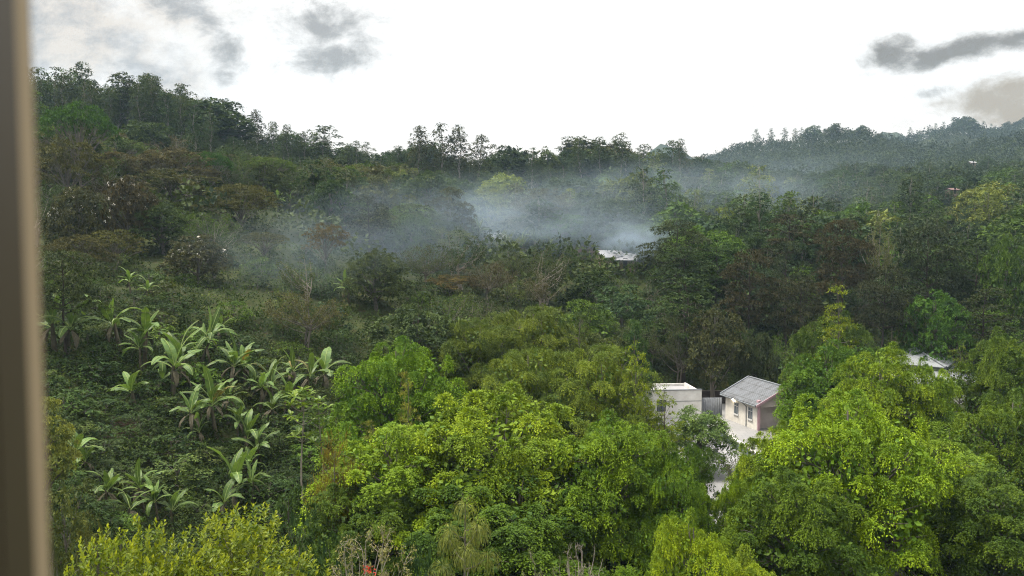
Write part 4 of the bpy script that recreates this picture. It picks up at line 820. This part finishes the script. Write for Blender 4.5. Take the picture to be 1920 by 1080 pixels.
def zone(px, py, Y):
    if px < 640:
        if Y > 185: return 'e' * 7 + 'f' * 3, (EU, EU, BL, GD, GM)
        if Y > 118: return 'b' * 4 + 'u' * 2 + 't' * 2 + 'y' + 'e', (GD, GO, BR, GM, GD, GR)
        if Y > 78: return 'b' * 8 + 't' * 2 + 'u' * 2 + 's', (GD, GM, BL, GD, GO, EU)
        return 's' * 8 + 'b' * 2 + 't', (GD, GD, GO, GD, EU, GM)
    if px < 1200:
        if Y > 235: return 'e' * 4 + 'f' * 4 + 'y', (EU, EU, GD, BL)
        if Y > 150: return 'f' * 7 + 'b' * 4 + 'n' * 2 + 'y' * 2 + 'u', (BL, GM, GR, PL, GD)
        return 'b' * 9 + 't' * 2 + 'u' + 's', (GD, GM, BL, GO, EU, GR)
    if Y > 300: return 'e' * 4 + 'f' * 3, (EU, EU, BL, GD)
    if Y > 150: return 'y' * 5 + 'f' * 4 + 'e' + 'n' + 'u', (GM, BL, BL, GM, EU, EU, PL)
    if Y > 120: return 'b' * 4 + 'y' * 2 + 't' + 'd', (BL, GM, GD, GD, BL)
    return 'b' * 2 + 'd' * 2 + 's' * 2 + 't', (GD, GD, DB, GM)
PA = [np.array(PLACED, float).reshape(-1, 3)]
FILL = []; cnt = {}
NC = 15000; Yc = np.sqrt(rng.uniform(44 ** 2, 430 ** 2, NC)); Yc = np.where(rng.random(NC) < .45, rng.uniform(44, 240, NC), Yc); uc = rng.uniform(40, 1960, NC); Yc[-1500:] = rng.uniform(40, 84, 1500); uc[-1500:] = rng.uniform(60, 640, 1500)      # the near left slope is thick with brush
cand = np.stack([(uc - 960) / F * Yc, Yc, np.zeros(NC)], -1); cand[:, 2] = ground(cand[:, 0], cand[:, 1])
pos = np.array([(p[0], p[1]) for p in PLACED]); rad = np.array([p[2] for p in PLACED]); xs_, ys_, rs_ = list(pos[:, 0]), list(pos[:, 1]), list(rad)
blk = blocked(cand, 11., 5.)
for i in range(NC):
    x, y, z = cand[i]
    if blk[i] or (y < 101 and x > 11.5): continue
    px, py = proj(cand[i])
    if py > 1000 or (y < 76 and px > 600): continue
    ks, cols = zone(px, py, y); kd = random.choice(ks); name, cat, keys, (h0, h1) = KINDS[kd]
    if cnt.get(name, 0) >= 290: continue
    h = rng.uniform(h0, h1) * (.6 if 600 < px < 1090 and y > 215 and kd == 'e' else .62 if px > 420 and y > 215 and kd == 'e' else 1); key = random.choice(keys) if keys else None
    w = h / T[key]['h'] * T[key]['w'] * rng.uniform(.9, 1.2) * (1.3 if kd in 'ey' else 1) if key else 3.
    r = w / 2; sp = (r + np.array(rs_)) * (.47 if y > 200 else .40)
    dd = np.hypot(x - np.array(xs_), y - np.array(ys_))
    if (dd < sp).any(): continue
    if kd == 's' and y < 80: h *= .6; w *= .85; r *= .85
    _, pt = proj(np.array([x, y, z + h])); hwp = r * F / y * .8
    if kd == 'b' and y < 78: h *= .62; w *= .62; r *= .62
    if (kd != 's' or abs(px - 228) < 40 and abs(py - 815) < 45) and ((KEEP[:, 4] > y + 1) & (KEEP[:, 0] < px + hwp) & (KEEP[:, 1] > px - hwp) & (KEEP[:, 3] > pt) & (KEEP[:, 2] < py)).any(): continue
    xs_.append(x); ys_.append(y); rs_.append(r); cnt[name] = cnt.get(name, 0) + 1
    if kd == 'n':
        v = random.randrange(9); o = banana(px, y, pt, v, None, .6); o['category'] = 'banana plant'; FILL.append((o, 'banana clump', px, (pt + py) / 2))
    else:
        col = random.choice(cols)
        if kd == 'd': col = random.choice((GD, DB, (.03, .04, .022)))
        if kd == 'u': col = random.choice((BR, GO, GM, GR, GO))
        o = place(key, x, y, h, w, col, name, cat, None, None, jit=VARY); big = h > (h0 + h1) / 2
        kn = {'e': 'eucalyptus', 'y': 'young eucalyptus', 'b': 'leafy tree', 'f': 'leafy tree', 'u': 'spreading tree', 't': 'thin twiggy tree', 'd': 'layered dark tree', 's': 'shrub'}[kd]
        FILL.append((o, f"{'taller' if big else 'lower'} {COLN.get(col, 'dark' if kd == 'd' else 'ochre')} {kn}" if kd != 'd' else f"{'taller' if big else 'lower'} layered dark tree", px, (pt * .6 + py * .4)))
print('fill', cnt, len(FILL))
for px, py in ((300, 735), (345, 720), (395, 700), (430, 745), (470, 760), (505, 800), (425, 800), (380, 840), (465, 860), (510, 760), (545, 800), (240, 985), (320, 990), (470, 960), (160, 900), (575, 760), (410, 650)):
    q, _ = hit(np.array([px]), np.array([py])); o = banana(px, float(q[0, 1]), py - rng.uniform(55, 105), random.randrange(9), None, .8); FILL.append((o, 'banana sucker', px, py - 40))
for k in range(20):
    u = rng.uniform(75, 405); top = np.interp(u, [75, 150, 185, 215, 280, 320, 360, 405], [140, 130, 165, 142, 140, 155, 180, 215]) + abs(rng.normal(0, 12)); y = rng.uniform(200, 238); p = at_y(u, top, y); h = p[2] - float(ground(p[0], y)); key = random.choice(['euc0', 'euc1', 'euc3', 'euc4', 'euc2'])
    o = place(key, p[0], y, h, h * rng.uniform(.34, .5), random.choice((EU, EU, GD, (.045, .062, .028))), 'eucalyptus_tree', 'eucalyptus tree'); FILL.append((o, 'full-crowned high ridge eucalyptus', u, top + 25))
# skyline of the near ridge: crowns that stand against the sky
def crest(u, y0, y1):
    Y = np.linspace(y0, y1, 160); x = (u - 960) / F * Y; g = ground(x, Y); k = ((g - CZ) / Y).argmax(); return x[k], Y[k], g[k]
for u in np.concatenate([np.arange(70, 700, 21), np.arange(700, 1420, 17)]):
    u = u + rng.uniform(-6, 6); x, y, z = crest(u, 180, 380); y = y + rng.uniform(-14, 10); x = (u - 960) / F * y
    lo, hi = (13, 19) if u < 420 else (5, 9) if u < 740 else (4, 7) if 740 < u < 930 else (6, 10) if u < 1060 else (13, 19) if u < 1260 else (9, 14)
    kd = 'e' if rng.random() < .75 else 'f'; keys = KINDS[kd][2]; h = rng.uniform(lo, hi); key = random.choice(keys)
    o = place(key, x, y, h, h / T[key]['h'] * T[key]['w'] * rng.uniform(1.3, 1.8), random.choice((EU, EU, GD, (.045, .055, .026))), KINDS[kd][0], KINDS[kd][1]); px, pt = proj(np.array([x, y, float(ground(x, y)) + h])); FILL.append((o, ('taller ' if h > (lo + hi) / 2 else 'lower ') + ('skyline eucalyptus' if kd == 'e' else 'skyline leafy tree'), px, pt + 12))
# far ridge: single small trees on the crest
ff = []
for u in np.concatenate([np.arange(1325, 1930, 14.)]):
    u = u + rng.uniform(-5, 5); x, y, z = crest(u, 550, 1250); h = (rng.uniform(8, 13) if rng.random() < .5 else rng.uniform(14, 23)) * (1.15 if rng.random() < .18 else 1); key = random.choice(['euc1', 'euc3', 'farbroad0', 'farbroad2', 'farbroad1', 'euc5'])
    o = place(key, x, y + rng.uniform(-8, 5), h, None, EU, 'ridge_tree', 'tree'); px, pt = proj(np.array([x, y, z + h])); FILL.append((o, ('taller ' if h > 9.5 else 'lower ') + 'small tree on the far crest', px, pt + 4))
# far slopes: one mass of forest
def far_wood(name, n, y0, y1, u0, u1, col, r0, r1, k):
    Y = np.sqrt(rng.uniform(y0 ** 2, y1 ** 2, n)); u = rng.uniform(u0, u1, n); P = np.stack([(u - 960) / F * Y, Y, 0 * Y], -1); P[:, 2] = ground(P[:, 0], P[:, 1]); P = P[~blocked(P, 9., 3.)]; m = len(P); b = MB()
    r = rng.uniform(r0, r1, m); v = unit(m * k).reshape(m, k, 3); v[..., 2] = np.abs(v[..., 2]) * 1.1 - .25; q = P[:, None] + v * r[:, None, None] * np.array([1, 1, 1.25]) * rng.uniform(.7, 1.05, (m, k, 1)) + np.array([0, 0, 1.]) * (r * rng.uniform(.5, 1.5, m))[:, None, None]
    leaves(b, q.reshape(-1, 3), (v + rng.normal(0, .7, (m, k, 3))).reshape(-1, 3), (v + np.array([0, 0, .7]) + rng.normal(0, .35, (m, k, 3))).reshape(-1, 3), np.repeat(r * .36, k), np.repeat(r * .24, k), np.clip(np.repeat(rng.uniform(0, .75, m), k) + rng.uniform(0, .2, m * k), 0, 1))
    o = b.obj(name, M['leaf']); o.color = (*[q * .95 for q in col], 1); tag(o, None, None, None, 'stuff'); print(name, m)
far_wood('forest', 2600, 300, 620, 1000, 1990, (.034, .054, .032), 2.6, 5., 60)
far_wood('forest', 6500, 560, 1300, 1150, 2000, (.027, .042, .03), 3., 6., 36)
far_wood('forest', 2500, 120, 330, 30, 1990, (.036, .056, .026), 1.5, 3., 46)

# ------------------------------------------------------------------ labels of the forest trees: which one it is, by its look and the landmark beside it
ORD = ['nearest', 'second', 'third', 'fourth', 'fifth', 'sixth', 'seventh', 'eighth', 'ninth', 'tenth', 'eleventh', 'twelfth', 'thirteenth', 'fourteenth', 'fifteenth', 'sixteenth', 'seventeenth', 'eighteenth', 'nineteenth', 'twentieth']
ORD += ['twenty-' + w for w in ('first', 'second', 'third', 'fourth', 'fifth', 'sixth', 'seventh', 'eighth', 'ninth')] + ['thirtieth'] + ['thirty-' + w for w in ('first', 'second', 'third', 'fourth', 'fifth', 'sixth', 'seventh', 'eighth', 'ninth')]
by = {}
for o, desc, px, py in FILL:
    s, mx, my = min(MARKS, key=lambda m: (m[1] - px) ** 2 + ((m[2] - py) * 1.4) ** 2); dx, dy = px - mx, py - my
    side = 'left of' if dx < 0 else 'right of'; 
    if abs(dy) > abs(dx): side = 'above' if dy < 0 else 'below'
    by.setdefault((desc, side, s), []).append((dx * dx + dy * dy, o))
for (desc, side, s), v in by.items():
    v.sort(key=lambda q: q[0])
    for k, (_, o) in enumerate(v):
        o['label'] = f"{desc}, {side} {s}" if len(v) == 1 else f"{desc}, {ORD[min(k, len(ORD) - 1)]} {side} {s}" ; o['group'] = {'banana_plant': 'banana plants of the hamlet'}.get(o.name.split('.')[0], 'trees of the hillside forest')

# ------------------------------------------------------------------ smoke and haze
def smoke(name, px, py, Y, rx, ry, rzz, dens, sc, seed, lo=.42, hi=.72):
    m = bpy.data.materials.new('wood_smoke'); t = nt(m); tc = node(t, 'ShaderNodeTexCoord'); v = tc.outputs['Object']
    ln = node(t, 'ShaderNodeVectorMath', operation='LENGTH'); t.links.new(v, ln.inputs[0]); fall = node(t, 'ShaderNodeMapRange', interpolation_type='SMOOTHSTEP'); fall.inputs[1].default_value = 1.; fall.inputs[2].default_value = .0; t.links.new(ln.outputs['Value'], fall.inputs[0])
    mp = node(t, 'ShaderNodeMapping'); mp.inputs['Scale'].default_value = (sc, sc * ry / rx, sc * .75); mp.inputs['Location'].default_value = (seed, seed * 2.3, 0); t.links.new(v, mp.inputs[0])
    n = noise(t, mp.outputs[0], 1., 4, .55); d = mathn(t, 'MULTIPLY', mathn(t, 'MULTIPLY', fall.outputs[0], ramp(t, n, lo, hi)), dens)
    p = node(t, 'ShaderNodeVolumePrincipled'); p.inputs['Color'].default_value = (.64, .82, 1., 1); p.inputs['Anisotropy'].default_value = .2; t.links.new(d, p.inputs['Density'])
    o = node(t, 'ShaderNodeOutputMaterial'); t.links.new(p.outputs[0], o.inputs['Volume'])
    b = MB(); nn, mm = 16, 10; V = [(1.02 * math.sin(PI * j / mm) * math.cos(2 * PI * i / nn), 1.02 * math.sin(PI * j / mm) * math.sin(2 * PI * i / nn), 1.02 * math.cos(PI * j / mm)) for j in range(mm + 1) for i in range(nn)]
    b.add(V, [(j * nn + i, (j + 1) * nn + i, (j + 1) * nn + (i + 1) % nn, j * nn + (i + 1) % nn) for j in range(mm) for i in range(nn)]); ob = b.obj(name, m); c = at_y(px, py, Y); ob.location = c; ob.scale = (rx, ry, rzz); tag(ob, None, None, None, 'stuff')
smoke('smoke', 920, 412, 154, 50, 24, 10.5, .05, 3.6, 1.7, .3, .85)
smoke('smoke', 1600, 332, 480, 190, 70, 26, .0035, 2.2, 15.2, .3, .8)
smoke('smoke', 1280, 372, 196, 66, 36, 12, .026, 3.4, 5.1, .3, .85)
smoke('smoke', 1188, 455, 147, 10, 8, 4.6, .3, 2.4, 3.3, .3, .75)
smoke('smoke', 1050, 428, 149, 26, 11, 6, .065, 2.8, 7.7, .3, .85)
smoke('smoke', 730, 448, 122, 24, 14, 10, .04, 2.8, 9.4, .3, .85)
smoke('smoke', 560, 480, 98, 20, 10, 7, .024, 2.8, 12.4, .3, .85)
m = bpy.data.materials.new('pale_air'); t = nt(m); p = node(t, 'ShaderNodeVolumePrincipled'); p.inputs['Color'].default_value = (.55, .78, 1., 1); p.inputs['Density'].default_value = .00016; p.inputs['Anisotropy'].default_value = .1
o = node(t, 'ShaderNodeOutputMaterial'); t.links.new(p.outputs[0], o.inputs['Volume'])
b = MB(); box(b, (-1150, -45, -8), (1150, 1720, 330)); tag(b.obj('haze', m), kind='stuff')

# ------------------------------------------------------------------ sky, sun, camera
W = bpy.data.worlds.new('World'); S.world = W; W.use_nodes = True; t = W.node_tree; t.nodes.clear()
SUN_EL, SUN_AZ = math.radians(64), math.radians(-80)      # azimuth from +Y (ahead), negative to the left
sk = node(t, 'ShaderNodeTexSky', sky_type='NISHITA'); sk.sun_disc = False; sk.sun_elevation = SUN_EL; sk.sun_rotation = SUN_AZ
tc = node(t, 'ShaderNodeTexCoord'); D = tc.outputs['Generated']; sx = node(t, 'ShaderNodeSeparateXYZ'); t.links.new(D, sx.inputs[0])
yy = mathn(t, 'MAXIMUM', sx.outputs[1], .05); X = mathn(t, 'DIVIDE', sx.outputs[0], yy); Z = mathn(t, 'DIVIDE', sx.outputs[2], yy)
cv = node(t, 'ShaderNodeCombineXYZ'); t.links.new(X, cv.inputs[0]); t.links.new(Z, cv.inputs[1])
mp = node(t, 'ShaderNodeMapping'); mp.inputs['Scale'].default_value = (1, 1.5, 1); t.links.new(cv.outputs[0], mp.inputs[0])
n1 = noise(t, mp.outputs[0], 14, 10, .66, .2); n2 = noise(t, mp.outputs[0], 11, 9, .62)
def blob(px, py, rx, ry, rot, k):
    cx, cz = (px - 960) / F, (451 - py) / F; c_, s__ = math.cos(rot), math.sin(rot); dx = mathn(t, 'SUBTRACT', X, cx); dz = mathn(t, 'SUBTRACT', Z, cz)
    a = mathn(t, 'MULTIPLY', mathn(t, 'ADD', mathn(t, 'MULTIPLY', dx, c_), mathn(t, 'MULTIPLY', dz, s__)), F / rx); b_ = mathn(t, 'MULTIPLY', mathn(t, 'SUBTRACT', mathn(t, 'MULTIPLY', dz, c_), mathn(t, 'MULTIPLY', dx, s__)), F / ry)
    r = mathn(t, 'SQRT', mathn(t, 'ADD', mathn(t, 'MULTIPLY', a, a), mathn(t, 'MULTIPLY', b_, b_))); return mathn(t, 'MULTIPLY', mathn(t, 'SUBTRACT', 1.25, r, True), k)
def total(bl):
    s = blob(*bl[0])
    for q in bl[1:]: s = mathn(t, 'MAXIMUM', s, blob(*q))
    return s
front = ramp(t, sx.outputs[1], .05, .2)
def cloud(bl, lo, hi, nk=2., n=None):
    v = mathn(t, 'MULTIPLY', total(bl), front); v = mathn(t, 'ADD', v, mathn(t, 'MULTIPLY', mathn(t, 'SUBTRACT', n or n1, .5), nk)); mr = node(t, 'ShaderNodeMapRange', interpolation_type='SMOOTHSTEP'); mr.inputs[1].default_value = lo; mr.inputs[2].default_value = hi; t.links.new(v, mr.inputs[0]); return mathn(t, 'MULTIPLY', mr.outputs[0], mathn(t, 'GREATER_THAN', total(bl), .0))
grey = cloud([(600, 52, 125, 50, 0, 1.05), (630, 118, 125, 44, .15, 1.05), (720, 60, 70, 40, .4, .6), (425, 95, 55, 85, .5, .9), (430, 150, 45, 34, 0, .8), (700, 90, 60, 55, 0, .6), (330, 30, 90, 70, -.5, .6)], .3, 1.1, 2.6)
bank = cloud([(120, 60, 260, 140, -.25, 1.1), (250, 130, 180, 80, -.5, .8), (330, 30, 160, 70, -.3, .7), (450, 40, 120, 60, 0, .5)], .1, 1., 2.2, n2)
rc = cloud([(1655, 105, 70, 42, .2, 1.), (1770, 103, 170, 32, .22, 1.15), (1900, 82, 110, 28, .12, 1.), (1740, 178, 50, 18, .15, .7), (1520, 150, 46, 20, 0, .35)], .3, 1.05, 2.2)
wc = cloud([(1860, 185, 165, 50, .25, 1.), (1920, 205, 120, 55, 0, 1.), (1750, 205, 110, 32, .2, .65)], .25, 1.1, 2.2)
hs = node(t, 'ShaderNodeHueSaturation'); hs.inputs['Saturation'].default_value = .55; t.links.new(sk.outputs[0], hs.inputs['Color'])
zen = mathn(t, 'MULTIPLY', mathn(t, 'SUBTRACT', sx.outputs[2], .25, True), 1.5)      # an overcast sky is brighter overhead than near the horizon
c = mixc(t, .86, hs.outputs[0], mixc(t, zen, mixc(t, ramp(t, sx.outputs[1], -.35, .25), (5.2, 5.5, 6.), mixc(t, ramp(t, sx.outputs[2], .0, .16), (14., 11.6, 9.4), (12.6, 12.2, 11.6))), (31., 30., 28.5)))      # dusk: dimmer behind us, away from the sunset
c = mixc(t, bank, c, mixc(t, ramp(t, n1, .42, .62), (8.8, 7.9, 6.9), (4.6, 4.5, 4.5))); c = mixc(t, grey, c, (4.2, 4.0, 3.8)); c = mixc(t, wc, c, (4.7, 3.6, 2.3)); c = mixc(t, rc, c, (2.6, 2.2, 1.75))
bg = node(t, 'ShaderNodeBackground'); t.links.new(c, bg.inputs[0]); bg.inputs[1].default_value = .057
o = node(t, 'ShaderNodeOutputWorld'); t.links.new(bg.outputs[0], o.inputs[0])
sd = bpy.data.lights.new('sun', 'SUN'); sd.energy = 3.4; sd.angle = math.radians(12); sd.color = (1, .93, .8); so = link('sun', sd)
dv = Vector((math.sin(SUN_AZ) * math.cos(SUN_EL), math.cos(SUN_AZ) * math.cos(SUN_EL), math.sin(SUN_EL))); so.rotation_euler = (-dv).to_track_quat('-Z', 'Y').to_euler()
cd = bpy.data.cameras.new('camera'); cam = link('camera', cd); cam.location = (0, 0, CZ); cam.rotation_euler = (PI / 2 - PITCH, 0, 0)
cd.sensor_width = 36; cd.lens = 36 * F / 1920; cd.clip_start = .05; cd.clip_end = 6000; cd.dof.use_dof = True; cd.dof.focus_distance = 70; cd.dof.aperture_fstop = 3.2
S.camera = cam
vs = S.view_settings; vs.view_transform = 'Standard'; vs.look = 'None'; vs.exposure = .8; vs.gamma = 1
cy = S.cycles; cy.max_bounces = 6; cy.diffuse_bounces = 1; cy.glossy_bounces = 2; cy.transmission_bounces = 3; cy.volume_bounces = 0; cy.transparent_max_bounces = 8; cy.volume_step_rate = .6; cy.use_denoising = True; cy.denoiser = 'OPENIMAGEDENOISE'; cy.denoising_input_passes = 'RGB_ALBEDO_NORMAL'; cy.denoising_prefilter = 'NONE'; cy.filter_width = 1.1; cy.adaptive_threshold = .004
